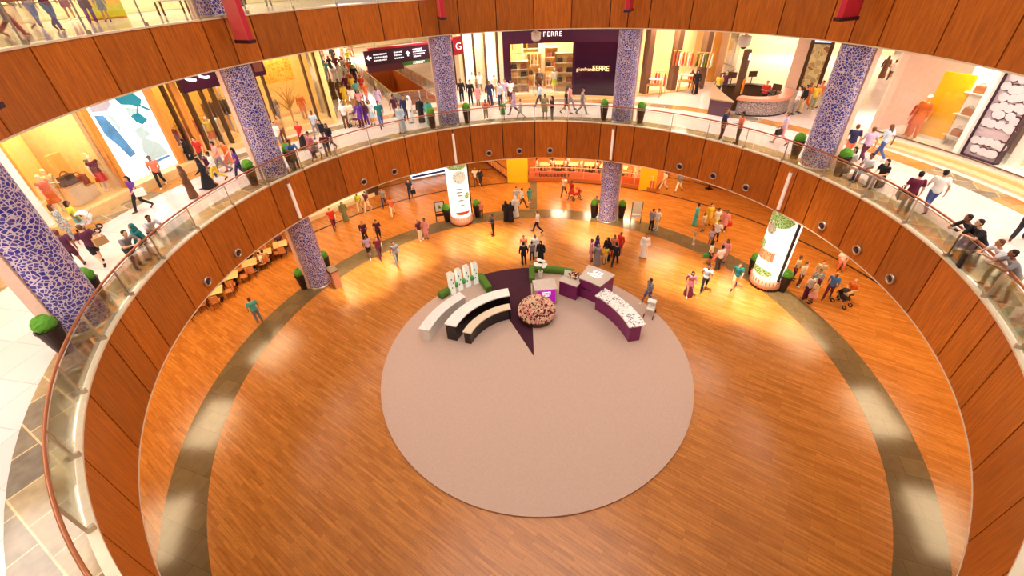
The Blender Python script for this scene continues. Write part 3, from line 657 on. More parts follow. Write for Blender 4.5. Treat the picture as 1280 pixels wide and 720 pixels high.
# faceted crystal panel
t = thing('crystal_screen', 'tall dark framed panel of silvery round crystals on the window line', 'decorative panel', (0, 0, 0))
MB().arc(21.25, 21.4, 8.0, 12.95, 7.7, 11.4, .5).build('backing', mat('crystal_grey', (196, 180, 186), .3), t)
MB().arc(21.1, 21.42, 7.98, 12.95, 11.4, 11.5, 1).build('frame', M['purple'], t); MB().arc(21.1, 21.42, 7.98, 12.95, 7.6, 7.7, 1).build('frame', M['purple'], t); MB().arc(21.1, 21.42, 7.95, 8.02, 7.6, 11.5, 1).build('frame', M['purple'], t)
random.seed(11); cm = mat('crystal_disc', (222, 216, 222), .2, .1); ce = mat('crystal_edge', (96, 60, 58), .4)
for i in range(12):
    for j in range(4 + i % 2):
        if i == 2: continue
        aa = 8.25+j*.72-(.36 if i % 2 else 0)+random.uniform(-.08, .08); aa = min(11.1, max(8.0, aa)); zz = 8.35+i*.39+random.uniform(-.05, .05); p = P(21.22, aa, zz); u = Vector((-sin(R(aa)), cos(R(aa)), 0)); th = random.uniform(0, 6.28)
        for m_, nm2, off_, rr in ((ce, 'dark_disc', .0, .19), (cm, 'crystal_disc', .05, .18)):
            cc2 = p+(u*cos(th)+Vector((0, 0, sin(th))))*off_-P(1, aa)*(off_*1.0); mb = MB()
            vs = [cc2+u*rr*cos(q)+Vector((0, 0, rr*sin(q))) for q in [2*pi*k_/16 for k_ in range(16)]]; vs2 = [v+P(1, aa)*.03 for v in vs]
            mb.add(vs+vs2, [tuple(range(16)), tuple(range(31, 15, -1))]+[(k_, (k_+1) % 16, 16+(k_+1) % 16, 16+k_) for k_ in range(16)]); mb.build(nm2, m_, t)
struct('wall_white_window', MB().arc(21.6, 21.8, 7.95, 12.95, -6, 7.4, 1), mat('white_window_wall', (255, 246, 228), .5), 'bright white wall beyond the crystal panel')
for a in (5.6, 3.2, .8): struct('trim_white_window', MB().arc(21.4, 21.6, 8.2, 12.9, a, a+.12, 1), M['cream'])
struct('trim_floor_steps', MB().arc(20.3, 20.75, z0, 7.6, -6, 22, 1), mat('orange_stone', (232, 196, 150), .3))
# ---- round counter on the gallery
kc = Vector((16.1, 15.1, 0))
rk = thing('round_counter', 'round grey mosaic service counter with pink top near the right column', 'counter', (kc.x, kc.y, z0))
pts = lambda r, a0, a1, n=16: [(r*cos(R(a0+(a1-a0)*i/n)), r*sin(R(a0+(a1-a0)*i/n))) for i in range(n+1)]
def ringsec(mb, r0, r1, a0, a1, za, zb):
    o = pts(r1, a0, a1); i_ = pts(r0, a0, a1)[::-1]; return [mb.prism([o[k_], o[k_+1], i_[15-k_], i_[16-k_]], za, zb) for k_ in range(16)] and mb
mosg = cellmat('grey_mosaic', (206, 190, 184), (96, 78, 80), (150, 126, 122), 11, .06)
ringsec(MB(), 1.95, 2.3, -138, 30, .08, .95).build('front', mosg, rk)
ringsec(MB(), 1.7, 2.42, -140, 33, .95, 1.12).build('counter_top', mat('salmon_top', (232, 150, 120), .3), rk)
ringsec(MB(), 1.95, 2.33, -138, 30, 0, .08).build('kick_plate', M['black'], rk)
ringsec(MB(), 2.0, 2.25, 34, 120, 0, 1.0).build('rear_front', M['brownm'], rk)
ringsec(MB(), 1.85, 2.35, 34, 120, 1.0, 1.08).build('rear_top', M['black'], rk)
ringsec(MB(), 1.2, 1.6, -100, 40, .8, .9).build('inner_desk', M['black'], rk)
t = thing('wedge_counter', 'dark plum angular counter with pale top at the end of the round counter', 'counter', (0, 0, z0))
p1, p2, p3, p4 = Vector((12.7, 13.9)), Vector((13.7, 12.9)), Vector((14.0, 15.2)), Vector((14.4, 17.6))
MB().prism([p1, p2, p3, p4], 0, 1.0).build('body', mat('plum_counter', (96, 62, 76), .3), t)
cc = (p1+p2+p3+p4)/4; MB().prism([cc+(p-cc)*1.12 for p in (p1, p2, p3, p4)], 1.0, 1.08).build('counter_top', mat('wedge_top', (176, 140, 110), .3), t)
py = thing('counter_pylon', 'tall leaning brown pylon with small lit white symbol at the counter', 'pylon sign', (14.75, 14.5, z0))
MB().box((0, 0, 1.9), (.42, .34, 3.8), R(40)).build('shaft', M['brownm'], py, bevel=.02)
MB().box((.12, -.16, 3.4), (.2, .04, .4), R(40)).build('lit_symbol', wt, py); MB().box((.13, -.2, 1.6), (.26, .05, .9), R(40)).build('orange_panel', mat('orange_panel', (240, 140, 30), .5), py)
for i, (x, y, n) in enumerate(((17.2, 14.3, 'beside the red shirted attendant'), (16.0, 18.2, 'in the middle behind the counter'), (17.5, 18.2, 'toward the pink pier'))):
    t = thing('desk_monitor', 'thin dark monitor on the round counter desk '+n, 'monitor', (x, y, z0+.9 if i == 0 else z0), R(30*i-60), 'monitors inside the round counter')
    MB().box((0, 0, .02), (.24, .18, .03)).build('base', M['black'], t); MB().box((0, 0, .35 if i == 0 else .8), (.05, .05, .65 if i == 0 else 1.55)).build('stand', M['black'], t); MB().box((0, -.03, .55 if i == 0 else 1.5), (.6, .04, .4)).build('screen', M['brownm'], t)
# ---- cameras under the upper gallery
for i, (a, n) in enumerate(((85.0, 'above the dark framed boutique'), (38.5, 'above the round counter area'))):
    t = thing('dome_camera', 'white security camera housing under the upper fascia '+n, 'security camera', P(14.9, a, 13.02), R(a), 'security cameras under the upper gallery')
    MB().lathe([(.05, 0), (.08, -.25)], n=14).build('stem', M['white'], t); MB().lathe([(.2, -.2), (.3, -.24), (.28, -.62), (.18, -.72)], n=20).build('housing', M['white'], t); MB().ball((0, 0, -.72), (.15, .15, .12)).build('lens_dome', M['black'], t)
# ---- top level behind the upper balustrade
struct('wall_top_shops', MB().arc(27.0, 27.3, 14.86, 19.5, 120, 186, 3), mat('top_wall', (250, 226, 176), .5), 'pale wall of the top level shops')
t = thing('display_board', 'orange and yellow display panel on the top level behind the glass', 'display panel', P(22.2, 154.6, 14.86), R(154.6-90))
MB().box((0, 0, 1.6), (1.7, .12, 3.2)).build('panel', mat('orange_display', (246, 182, 60), .5), t); MB().box((0, -.08, .35), (1.5, .3, .5)).build('foot', mat('lime_block', (206, 196, 40), .5), t)
for i, (a, n) in enumerate(((148.5, 'pale'), (141, 'honey'))):
    t = thing('display_table', 'low '+n+' display table on the top level seen through the glass', 'display table', P(20.6, a, 14.86), R(a-90))
    for kx in (-.6, .6):
        for ky in (-.25, .25): MB().box((kx, ky, .3), (.07, .07, .6)).build('leg', M['brownm'], t)
    MB().box((0, 0, .63), (1.5, .7, .07)).build('tabletop', M['cream'] if i == 0 else M['gold'], t)
# ================================================================ the lowest floor
carpet = mat('plum_carpet', (70, 26, 44), .95, var=.45, scale=14)
pinkc = mat('pink_grey_carpet', (206, 176, 160), .9, var=.14, scale=20)
mag = mat('magenta_panel', (132, 26, 104), .3); purp = mat('lit_purple', (186, 20, 190), .35, emit=.35); ctop = mat('counter_stone', (206, 190, 176), .3)
pf = thing('event_platform', 'round event platform covered in pinkish grey carpet on the parquet', 'platform', (0, 0, 0)); pf['kind'] = 'structure'
MB().arc(0.01, 7.45, 0, .07, -160, 88, 3).build('carpet', pinkc, pf); MB().arc(0.01, 7.45, 0, .07, 113, 200, 3).build('carpet', pinkc, pf)
struct('floor_plum_carpet', MB().arc(0.01, 7.6, 0, .05, 88, 113, 3), carpet, 'dark plum carpet wedge between the two halves of the platform')
hedge = mat('hedge_leaf', (84, 124, 36), .85, var=.6, scale=30)
def hedgearc(r0, r1, a0, a1, h, label, zb=.07):
    mb = MB(); random.seed(int(a0*10)); n = int(abs(a1-a0)*1.6)+2
    vs = []; fs = []; K = 10
    for i in range(n+1):
        a = a0+(a1-a0)*i/n; c = P((r0+r1)/2, a)
        for k_ in range(K):
            q = 2*pi*k_/K; w_ = (r1-r0)/2*(1+random.uniform(-.1, .1)); x = w_*max(-1, min(1, 1.3*cos(q))); z = h/2+h/2*max(-1, min(1, 1.3*sin(q)))*(1+random.uniform(-.05, .05))
            vs.append((c.x+x*cos(R(a)), c.y+x*sin(R(a)), zb+max(0, z)))
    for i in range(n):
        for k_ in range(K): fs.append((i*K+k_, i*K+(k_+1) % K, (i+1)*K+(k_+1) % K, (i+1)*K+k_))
    fs += [tuple(range(K)), tuple(n*K+k_ for k_ in reversed(range(K)))]
    mb.add(vs, fs); return tag(mb.build('hedge', hedge, smooth=True), label, 'hedge', 'low hedges around the event platform')
hedgearc(6.95, 7.35, 66, 86, .4, 'long low clipped hedge along the rim beside the white flowers')
o = MB(); seg(o, P(5.9, 87.2), P(7.3, 87.2), .36, .07, .5); tag(o.build('hedge', hedge, bevel=.05), 'short clipped hedge running inward beside the plum carpet', 'hedge', 'low hedges around the event platform')
o = MB(); seg(o, P(5.7, 113.8), P(7.3, 113.8), .4, .07, .5); tag(o.build('hedge', hedge, bevel=.05), 'short clipped hedge at the end of the white pillars, by carpet', 'hedge', 'low hedges around the event platform')
hedgearc(6.95, 7.35, 131, 137, .4, 'short clipped hedge at the outer end of the white pillars')
whitep = mat('lit_white_pillar', (250, 255, 240), .5, emit=.25); gr = mat('green_print', (90, 170, 90), .5)
for i, (a, n) in enumerate(((117.0, 'tallest looking, next to the hedge by the plum carpet'), (121.5, 'second from the plum carpet'), (126, 'third from the plum carpet'), (130.3, 'outermost, next to the short outer hedge'))):
    t = thing('white_pillar', 'white square illuminated pillar with green marks, '+n, 'light pillar', P(7.0, a, .07), R(a), 'white pillars on the platform rim')
    MB().box((0, 0, .75), (.3, .3, 1.5)).build('body', whitep, t, bevel=.01); MB().box((0, 0, 1.51), (.26, .26, .02)).build('top_cap', M['cream'], t)
    for s_, zz in ((.06, .5), (-.04, .8), (.05, 1.1)): MB().box((-.155, s_, zz), (.012, .08, .12)).build('printed_mark', gr, t)
for i, a in enumerate((119.2, 123.8, 128.2)):
    t = thing('low_planter', 'small white planter with green leaves between white pillars, '+('by the carpet end', 'in the middle', 'by the outer end')[i], 'planter', P(6.95, a, .07), R(a), 'planters between the white pillars')
    MB().lathe([(.1, 0), (.14, .4)], n=12).build('pot', M['white'], t); MB().ball((0, 0, .52), (.16, .16, .2)).build('leaves', gr, t)
def curved_counter(name, label, ax, bx, c, ri, ro, h, mf, mt_, par=None):
    t = thing(name, label, 'counter', (c[0], c[1], .07)); P2 = lambda r, a: (r*cos(R(a)), r*sin(R(a))); n = 14
    f = MB(); g = MB()
    for i in range(n):
        a, b = ax+(bx-ax)*i/n, ax+(bx-ax)*(i+1)/n
        f.prism([P2(ri, a), P2(ro, a), P2(ro, b), P2(ri, b)], 0, h); g.prism([P2(ri-.06, a), P2(ro+.06, a), P2(ro+.06, b), P2(ri-.06, b)], h, h+.06)
    f.build('body', mf, t); g.build('counter_top', mt_, t); return t
blackg = mat('black_gloss', (34, 22, 32), .15)
t = curved_counter('curved_counter', 'curved black counter with a bright white speckled rim near the white pillars', 98, 160, (-.6, .1), 3.55, 4.1, 1.0, blackg, mat('white_rim', (248, 244, 238), .3), None)
t = curved_counter('curved_bench', 'white curved display desk at the outer side of the black counter', 128, 165, (-.6, .1), 4.9, 5.4, .75, M['white'], M['white'])
t = curved_counter('inner_counter', 'dark inner arc of the black counter below the white rim', 100, 160, (-.6, .1), 2.75, 3.1, .72, blackg, M['cream'])
# purple cube with flower ball
t = thing('lit_cube', 'square pink framed stand with glowing purple face and white lettering marks', 'display cube', (0.92, 4.35, .07), R(4))
MB().box((0, 0, .55), (1.3, 1.0, 1.1)).build('body', ctop, t, bevel=.02); MB().box((0.02, -.52, .6), (1.02, .06, .9)).build('purple_face', purp, t)
random.seed(9)
for r_, ww in enumerate((.5, .42, .34)):
    mb = MB(); x = -ww/2
    while x < ww/2: w_ = random.uniform(.05, .1); mb.box((x+w_/2, -.56, .95-r_*.13), (w_, .02, .07*random.uniform(.7, 1.3))); x += w_+.02
    mb.build('small_print', wt, t)['kind'] = 'stuff'
fb = thing('flower_mound', 'round mound of cream and wine red blossoms in front of the purple cube', 'flower arrangement', (.35, 2.9, .07))
MB().lathe([(.9, 0), (1.0, .35), (.95, .4)], n=28).build('bowl', M['brownm'], fb)
mb = MB(); mb2 = MB(); mb3 = MB()
for i in range(620):
    u = (i+.5)/620; ph = math.acos(1-u); th = i*2.39996; rr = 1.0; c = (rr*sin(ph)*cos(th), rr*sin(ph)*sin(th), .38+.8*cos(ph))
    random.choice((mb, mb, mb2, mb3)).ball(c, random.uniform(.045, .07), 6, 4)
for b_, c_, n_m in ((mb, (250, 214, 176), 'cream_blossoms'), (mb2, (110, 24, 40), 'wine_blossoms'), (mb3, (236, 150, 150), 'pink_blossoms')): b_.build(n_m, mat(n_m, c_, .8), fb)['kind'] = 'stuff'
MB().ball((0, 0, .38), (.95, .95, .75)).build('leaf_base', mat('dark_leaf', (50, 40, 24), .9), fb)
t = thing('flower_vase', 'bunch of white lilies standing at the corner of the low hedge', 'flower arrangement', P(6.5, 82.5, .07))
MB().lathe([(.12, 0), (.16, .5)], n=14).build('vase', M['white'], t)
for i in range(7):
    a = i*.9; q = (.28*cos(a), .28*sin(a), .85+.08*(i % 3)); MB().tube([(0, 0, .45), q], .012, 5).build('stem', M['green'], t); b = MB(); b.lathe([(.02, 0), (.12, .1), (.16, .16)], q, 8); b.build('blossom', M['white'], t)
# magenta counters
t = thing('magenta_counter', 'low magenta cabinet with flowers and a white card at the platform edge', 'counter', (2.45, 4.7, .07), R(-35))
MB().box((0, 0, .5), (1.1, .7, 1.0)).build('body', mag, t, bevel=.01); MB().box((0, 0, 1.02), (1.16, .76, .05)).build('counter_top', ctop, t)
t = thing('white_card', 'folded white card on the low magenta cabinet', 'card', (2.3, 5.15, 1.12), R(-30)); MB().add([(-.2, 0, 0), (.2, 0, 0), (.2, .12, .3), (-.2, .12, .3), (-.2, .24, 0), (.2, .24, 0), (-.2, .01, 0), (.2, .01, 0), (.2, .12, .28), (-.2, .12, .28)], [(0, 1, 2, 3), (3, 2, 5, 4), (6, 7, 8, 9)]).build('card_face', M['white'], t)
t = thing('flower_mound', 'low mixed flowers on top of the magenta cabinet', 'flower arrangement', (2.75, 5.0, 1.12)); random.seed(4)
mb = MB(); mb2 = MB()
for i in range(90):
    a = random.uniform(0, 6.28); r_ = random.uniform(0, .42); (mb if i % 2 else mb2).ball((r_*cos(a), r_*.7*sin(a), .06+.12*random.random()), .05, 6, 4)
mb.build('pale_blossoms', MATS['cream_blossoms'], t)['kind'] = 'stuff'; mb2.build('red_blossoms', MATS['wine_blossoms'], t)['kind'] = 'stuff'
t = thing('curved_counter', 'large curved magenta counter with stone top and looping white emblem', 'counter', (0, 0, .07))
def ringc(mb, r0, r1, a0, a1, za, zb, n=8):
    for i in range(n):
        a, b = a0+(a1-a0)*i/n, a0+(a1-a0)*(i+1)/n; mb.prism([P(r0, a), P(r1, a), P(r1, b), P(r0, b)], za, zb)
    return mb
ringc(MB(), 5.35, 6.7, 43, 57, 0, 1.3).build('body', mag, t); ringc(MB(), 5.3, 6.75, 42.6, 57.4, 1.3, 1.36).build('counter_top', ctop, t)
MB().box(P(5.33, 52, .7), (.03, .6, .05), R(52)).build('handle', M['black'], t)
em = [(0, 0), (.3, .35), (.5, .1), (.15, -.1), (-.2, .2), (-.5, .3), (-.3, 0), (0, -.25), (.3, -.3), (.1, -.05), (-.1, .4), (.2, .5)]
c = P(6.02, 50); MB().tube([(c.x+x*.85, c.y+y*.85, 1.375) for x, y in em], .035, 5).build('emblem', wt, t)
t = thing('speckled_counter', 'white arc counter top with small dark specks continuing from the magenta counter', 'counter', (0, 0, .07))
ringc(MB(), 4.9, 5.5, 8, 42, 0, .95).build('body', mag, t); ringc(MB(), 4.85, 5.75, 8, 42.3, .95, 1.02, 14).build('counter_top', cellmat('speckle', (250, 246, 244), (250, 246, 244), (60, 50, 60), 7, .16), t)
# lit advert columns
def advert(a, label, kind):
    t = thing('advert_column', label, 'advertising column', P(14.85, a, 0), R(a))
    MB().lathe([(.78, .75), (.78, 5.0)], n=40).build('lit_drum', mat('advert_white', (255, 255, 246), .4, emit=.75), t, smooth=True)
    MB().lathe([(.70, .08), (.86, .2), (.82, .75)], n=40).build('frilled_base', mat('frill', (240, 186, 160), .6), t, smooth=True)
    mb = MB()
    for i in range(28):
        q = 2*pi*i/28; mb.tube([(.74*cos(q), .74*sin(q), .02), (.86*cos(q), .86*sin(q), .72)], .03, 5)
    mb.build('fringe', mat('fringe', (226, 160, 130), .6), t); MB().lathe([(.8, 0), (.8, .07)], n=30).build('foot', M['brownm'], t)
    MB().box((-.12, -.80, 2.85), (.12, .1, 4.2)).build('edge_post', M['black'], t)
    def patch(a0, a1, za, zb, m_, name, off=.015):
        mb = MB(); n = 8; vs = []; fs = []
        for i in range(n+1):
            q = R(180+a0+(a1-a0)*i/n); h_ = sin(pi*i/n)**.5 if name != 'picture' else 1; zc = (za+zb)/2; hh = (zb-za)/2*max(.05, h_)
            vs += [((.78+off)*cos(q), (.78+off)*sin(q), zc-hh), ((.78+off)*cos(q), (.78+off)*sin(q), zc+hh), (.77*cos(q), .77*sin(q), zc+hh), (.77*cos(q), .77*sin(q), zc-hh)]
        for i in range(n):
            for k_ in range(4): fs.append((4*i+k_, 4*i+(k_+1) % 4, 4*i+4+(k_+1) % 4, 4*i+4+k_))
        mb.add(vs, fs); mb.build(name, m_, t)
    fm = cellmat('food_print', (250, 240, 220), (206, 110, 60), (230, 200, 130), 9, .03, emit=.2); gm = cellmat('leaf_print', (250, 255, 230), (90, 170, 40), (150, 200, 60), 8, .05, emit=.25); ym = mat('yellow_green_print', (220, 230, 110), .5, emit=.3)
    if kind == 0:
        patch(-70, 70, 4.55, 4.95, gm, 'leaf_band'); patch(-35, 40, 3.5, 4.5, cellmat('wreath_print', (250, 255, 246), (150, 150, 60), (240, 240, 200), 8, .12, emit=.3), 'wreath')
        patch(20, 55, 2.2, 2.7, gm, 'leaf_sprig', .02)
        for i, z_ in enumerate((3.1, 2.85, 2.6, 2.2, 1.8)): patch(-30+i*4, 10+i*2, z_-.05, z_+.05, mat('grey_print', (190, 200, 170), .5), 'caption', .02)
        patch(-45, 45, 1.0, 1.25, mat('red_print', (226, 80, 60), .5), 'red_swirl', .02)
    else:
        patch(-60, 65, 4.1, 4.95, gm, 'leaf_band'); patch(-40, 10, 3.6, 4.3, cellmat('wreath_print', (250, 255, 246), (150, 150, 60), (240, 240, 200), 8, .12), 'salad', .02)
        patch(-50, -15, 2.6, 3.1, gm, 'picture', .02); patch(-40, 35, 2.0, 2.6, fm, 'picture', .025); patch(-50, 50, .95, 1.45, gm, 'leaf_sprig', .02)
    return t
advert(108, 'glowing white advertising column with leafy wreath print and frilled base', 0)
advert(19.2, 'glowing white advertising column with food pictures and green leaves', 1)
# poster easels
for i, (px, py, m1, m2, n) in enumerate(((552, 277, 'dark', 'cream', 'dark framed poster easel with small green tree picture near lit advert'), (794, 279, 'cream', 'cream', 'white poster easel on brown legs beside topiary pot'))):
    t = thing('poster_easel', n, 'poster stand', at(px, py, 0), R(8 if i == 0 else -8))
    for s_ in (-1, 1):
        MB().tube([(s_*.36, 0, 0), (s_*.36, -.02, 1.75)], .035, 6).build('leg', M['black'] if i == 0 else M['brownm'], t)
    MB().box((0, .0, 1.3), (.76, .06, .9)).build('frame', M['black'] if i == 0 else M['white'], t, bevel=.01); MB().box((0, -.04, 1.3), (.62, .03, .74)).build('poster', M['white'] if i == 0 else mat('cream_poster', (250, 244, 214), .5), t)
    MB().box((0, -.02, .62), (.72, .05, .22)).build('tray', M['brownm'] if i == 0 else M['white'], t)
    if i == 0: b = MB(); b.lathe([(.13, 0), (.02, .3)], (0, 0, 0), 8); b.v = [(x, -.06+y*.05, 1.18+z) for x, y, z in b.v]; b.build('tree_picture', M['green'], t)
# silver kiosk stand by the column
t = thing('kiosk_stand', 'silver leaning information stand with dark red sign strip beside the column', 'information stand', P(13.72, 150.6), R(-50))
MB().box((0, 0, .62), (.75, .45, 1.24), 0, (.9, .9)).build('body', mat('rose_steel', (216, 160, 130), .3, .4), t, bevel=.03); MB().box((-.04, -.245, 1.05), (.6, .03, .2)).build('sign_strip', mat('dark_red', (110, 20, 30), .4), t); MB().box((0, 0, 1.26), (.8, .5, .05)).build('top_cap', M['brownm'], t)
# bin
t = thing('litter_bin', 'small dark round litter bin on the parquet under the fascia', 'bin', at(470, 240, 0)); MB().lathe([(.24, 0), (.27, .75)], n=18).build('body', M['purple'], t); MB().lathe([(.28, .75), (.28, .82), (.1, .86)], n=18).build('lid', M['black'], t)
# bright ground level shop windows
struct('wall_lit_shop', seg(MB(), (-18.6, 14.5), (-13.1, 20.0), .3, .35, 4.9), mat('lit_shop_panel', (255, 244, 200), .5, emit=.35), 'glowing pale shop window wall on the lowest floor')
struct('trim_lit_shop', seg(MB(), (-18.5, 14.2), (-12.9, 19.8), .8, 0, .35), M['cream'])
struct('trim_shop_pier', seg(MB(), (-13.3, 19.4), (-12.6, 20.0), .7, 0, 4.9), M['brownm'])
t = thing('shop_poster', 'colourful violet and blue shop poster behind the column on lowest floor', 'poster', (-18.1, 14.55, .6), R(45)); MB().box((0, 0, 1.0), (1.5, .06, 1.8)).build('print', cellmat('violet_print', (230, 220, 240), (90, 110, 200), (180, 120, 190), 3, .05), t); MB().box((0, .03, 1.0), (1.6, .05, 1.9)).build('frame', M['white'], t)
t = thing('lit_counter', 'bright white lit counter glowing on the parquet behind the walker with a bag', 'lit counter', (-8.2, 23.9, 0), R(22))
MB().box((0, 0, .5), (4.0, .8, 1.0)).build('body', mat('white_lit_counter', (230, 244, 255), .4, emit=1.6), t); MB().box((0, 0, 1.05), (4.3, 1.0, .1)).build('counter_top', M['steel'], t); MB().box((0, -.42, .2), (4.0, .06, .2)).build('dark_strip', mat('blue_strip', (40, 60, 110), .4), t)
# restaurant terrace at the back
rp = struct('floor_terrace', MB().arc(21.05, 30, 0, .3, 57, 87.5, 2), mat('terrace_floor', (196, 110, 50), .4), 'raised terrace of the restaurant')
struct('wall_restaurant', MB().arc(27.5, 27.8, 0, 4.95, 55, 96, 2), cellmat('restaurant_wall', (250, 200, 100), (170, 60, 30), (240, 190, 90), 1.2, .1), 'warm patterned back wall of the restaurant')
struct('trim_yellow_pier', seg(MB(), (-.9, 21.3), (.9, 21.15), .8, 0, 4.95), mat('yellow_curtain', (252, 196, 30), .5), 'bright yellow curtained pier at the terrace corner')
struct('trim_yellow_pier_far', seg(MB(), P(21.3, 61), P(21.6, 57.5), .8, 0, 4.95), MATS['yellow_curtain'])
br = thing('terrace_barrier', 'low dark red barrier with black lettering and pale handrail before the diners', 'barrier', (0, 0, .3))
MB().arc(21.1, 21.2, 0, .62, 66, 87.2, 1).build('panel', mat('barrier_red', (214, 120, 90), .4), br); MB().arc(21.1, 21.2, .0, .62, 57.5, 65, 1).build('panel', mat('barrier_orange', (206, 96, 50), .4), br)
MB().tube([P(21.12, a, 1.0) for a in range(58, 88)], .03, 6).build('handrail', M['cream'], br)
for a in range(58, 88, 4): MB().tube([P(21.12, a, 0), P(21.12, a, 1.0)], .025, 6).build('post', M['cream'], br)
for i, ch in enumerate('buccaneer'): textobj(ch, .56, P(21.04, 84.4-i*.86, .33), (R(90), 0, R(84.4-i*.86-90)), M['black'], 'letter', br, .01)
q = P(21.05, 85.5, .4); MB().ball(q, (.13, .05, .16)).build('red_mark', mat('red_print', (226, 80, 60), .5), br)
# stair with slatted rail left of the terrace
t = thing('stair_railing', 'sloping dark red stair railing with cream balusters left of the yellow pier', 'railing', (0, 0, 0))
S0, S1 = Vector((-.9, 21.5, 0)), Vector((-4.2, 28.2, 0))
MB().tube([S0+Vector((0, 0, 1.0)), S1+Vector((0, 0, 1.1))], .05, 6).build('handrail', mat('dark_red', (110, 20, 30), .4), t); MB().tube([S0+Vector((0, 0, .15)), S1+Vector((0, 0, .15))], .09, 6).build('bottom_rail', MATS['dark_red'], t)
for i in range(14): p = S0+(S1-S0)*i/13; MB().tube([p+Vector((0, 0, .1)), p+Vector((0, 0, 1.0))], .025, 5).build('baluster', M['cream'], t)
struct('floor_stair_landing', MB().prism([(-.7, 21.6), (4, 21.4), (4, 28), (-4, 28.2)], 0, .12), mat('honey_floor', (226, 150, 60), .4))
# tables and chairs
tabm = mat('pale_table', (250, 206, 140), .4); chm = mat('chair_brown', (84, 40, 26), .5); chl = mat('chair_tan', (214, 140, 84), .5)
def cafe_table(w=.9, d=.9):
    t = thing('cafe_table', 'x', 'table', (0, 0, 0)); MB().box((0, 0, .73), (w, d, .04)).build('tabletop', tabm, t, bevel=.01); MB().lathe([(.04, .03), (.04, .71)], n=10).build('pedestal', M['black'], t); MB().box((0, 0, .015), (.5, .5, .03)).build('base', M['black'], t); return t
def cafe_chair():
    t = thing('cafe_chair', 'x', 'chair', (0, 0, 0)); MB().box((0, 0, .45), (.44, .44, .05)).build('seat', chl, t, bevel=.015); MB().box((0, -.21, .72), (.44, .04, .42)).build('backrest', chl, t, bevel=.015)
    for sx in (-1, 1):
        for sy in (-1, 1): MB().tube([(sx*.19, sy*.19, 0), (sx*.18, sy*.18, .43)], .018, 6).build('leg', chm, t)
        MB().tube([(sx*.19, -.2, .43), (sx*.19, -.21, .6)], .018, 6).build('back_frame', chm, t)
    return t
ct = cafe_table(); cc_ = cafe_chair(); TABS = []; first = [1, 1]
def put_table(p, rz, lab, grp, chairs, clab, m_=None):
    o = ct if first[0] else dup(ct)
    first[0] = 0; o.location = p; o.rotation_euler = (0, 0, rz); o['label'] = lab; o['group'] = grp
    for j, (an, n) in enumerate(chairs):
        c = cc_ if first[1] else dup(cc_)
        first[1] = 0; q = rz+R(an); c.location = Vector(p)+Vector((cos(q)*.72, sin(q)*.72, 0)); c.rotation_euler = (0, 0, q+pi/2); c['label'] = 'tan café chair '+n+' of the '+clab; c['group'] = 'chairs at '+grp
tl = [((-18.9, 5.8), 'first table from the bottom end'), ((-18.75, 7.3), 'small table beneath the lower fascia nozzle'), ((-18.2, 8.7), 'table with white cups'), ((-17.75, 9.9), 'middle café table'), ((-17.1, 10.9), 'large pale café table'), ((-16.3, 12.0), 'table behind the column'), ((-19.9, 4.6), 'lowest table by the fascia edge')]
for (x, y), n in tl:
    put_table((x, y, 0), R(28), 'pale square café table on parquet, '+n, 'café tables beside the column', ((0, 'on the open side'), (90, 'on the column side'), (180, 'on the wall side'), (270, 'on the lower side')), n)
for i, (a, r) in enumerate(((83.5, 22.6), (80.3, 22.9), (76.8, 22.7), (73.2, 22.8), (69.6, 22.6), (65.8, 22.8))):
    n = ('by the yellow pier', 'second along the barrier', 'third along the barrier', 'fourth along the barrier', 'fifth along the barrier', 'behind the mosaic column')[i]
    put_table(P(r, a, .3), R(a), 'restaurant table on the raised terrace, '+n, 'restaurant tables', ((90, 'facing clockwise'), (270, 'facing anticlockwise')), 'terrace table '+n)
# small table in the far right of the parquet
put_table(at(886, 236, 0), R(20), 'small white topped table alone under the right fascia', 'stray tables', (), '')
# ================================================================ people
def remeshed(mb, name, vox):
    me = mb.mesh(name); o = bpy.data.objects.new('tmp', me); COL.objects.link(o)
    r = o.modifiers.new('r', 'REMESH'); r.mode = 'VOXEL'; r.voxel_size = vox; r.use_smooth_shade = True
    sm = o.modifiers.new('s', 'SMOOTH'); sm.factor = .5; sm.iterations = 2 if vox > .01 else 1
    dg = bpy.context.evaluated_depsgraph_get(); out = bpy.data.meshes.new_from_object(o.evaluated_get(dg))
    bpy.data.objects.remove(o); out.name = name; out.materials.clear(); out.materials.append(None)
    return out
def loft(mb, rings, n=20):
    """rings of (cx, cy, z, rx, ry)"""
    vs = []; fs = []
    for cx, cy, z, rx, ry in rings:
        for i in range(n):
            a = 2*pi*i/n; vs.append((cx+rx*cos(a), cy+ry*sin(a), z))
    for k_ in range(len(rings)-1):
        for i in range(n): j = (i+1) % n; fs.append((k_*n+i, k_*n+j, (k_+1)*n+j, (k_+1)*n+i))
    fs += [tuple(reversed(range(n))), tuple((len(rings)-1)*n+i for i in range(n))]
    return mb.add(vs, fs)
def V(*a): return Vector(a)
def pose(sh=.19, lean=0, pel=V(0, 0, .95), el=None, wr=None, kn=None, an=None, head=None, shz=1.43):
    d = {'pel': pel, 'head': head or V(0, .03+lean*1.15, pel.z+.70-abs(lean)*.08)}
    d['sh'] = [V(s*sh, lean, shz) for s in (-1, 1)]; d['hip'] = [V(s*.09, pel.y, pel.z-.02) for s in (-1, 1)]
    d['el'], d['wr'], d['kn'], d['an'] = el, wr, kn, an
    return d
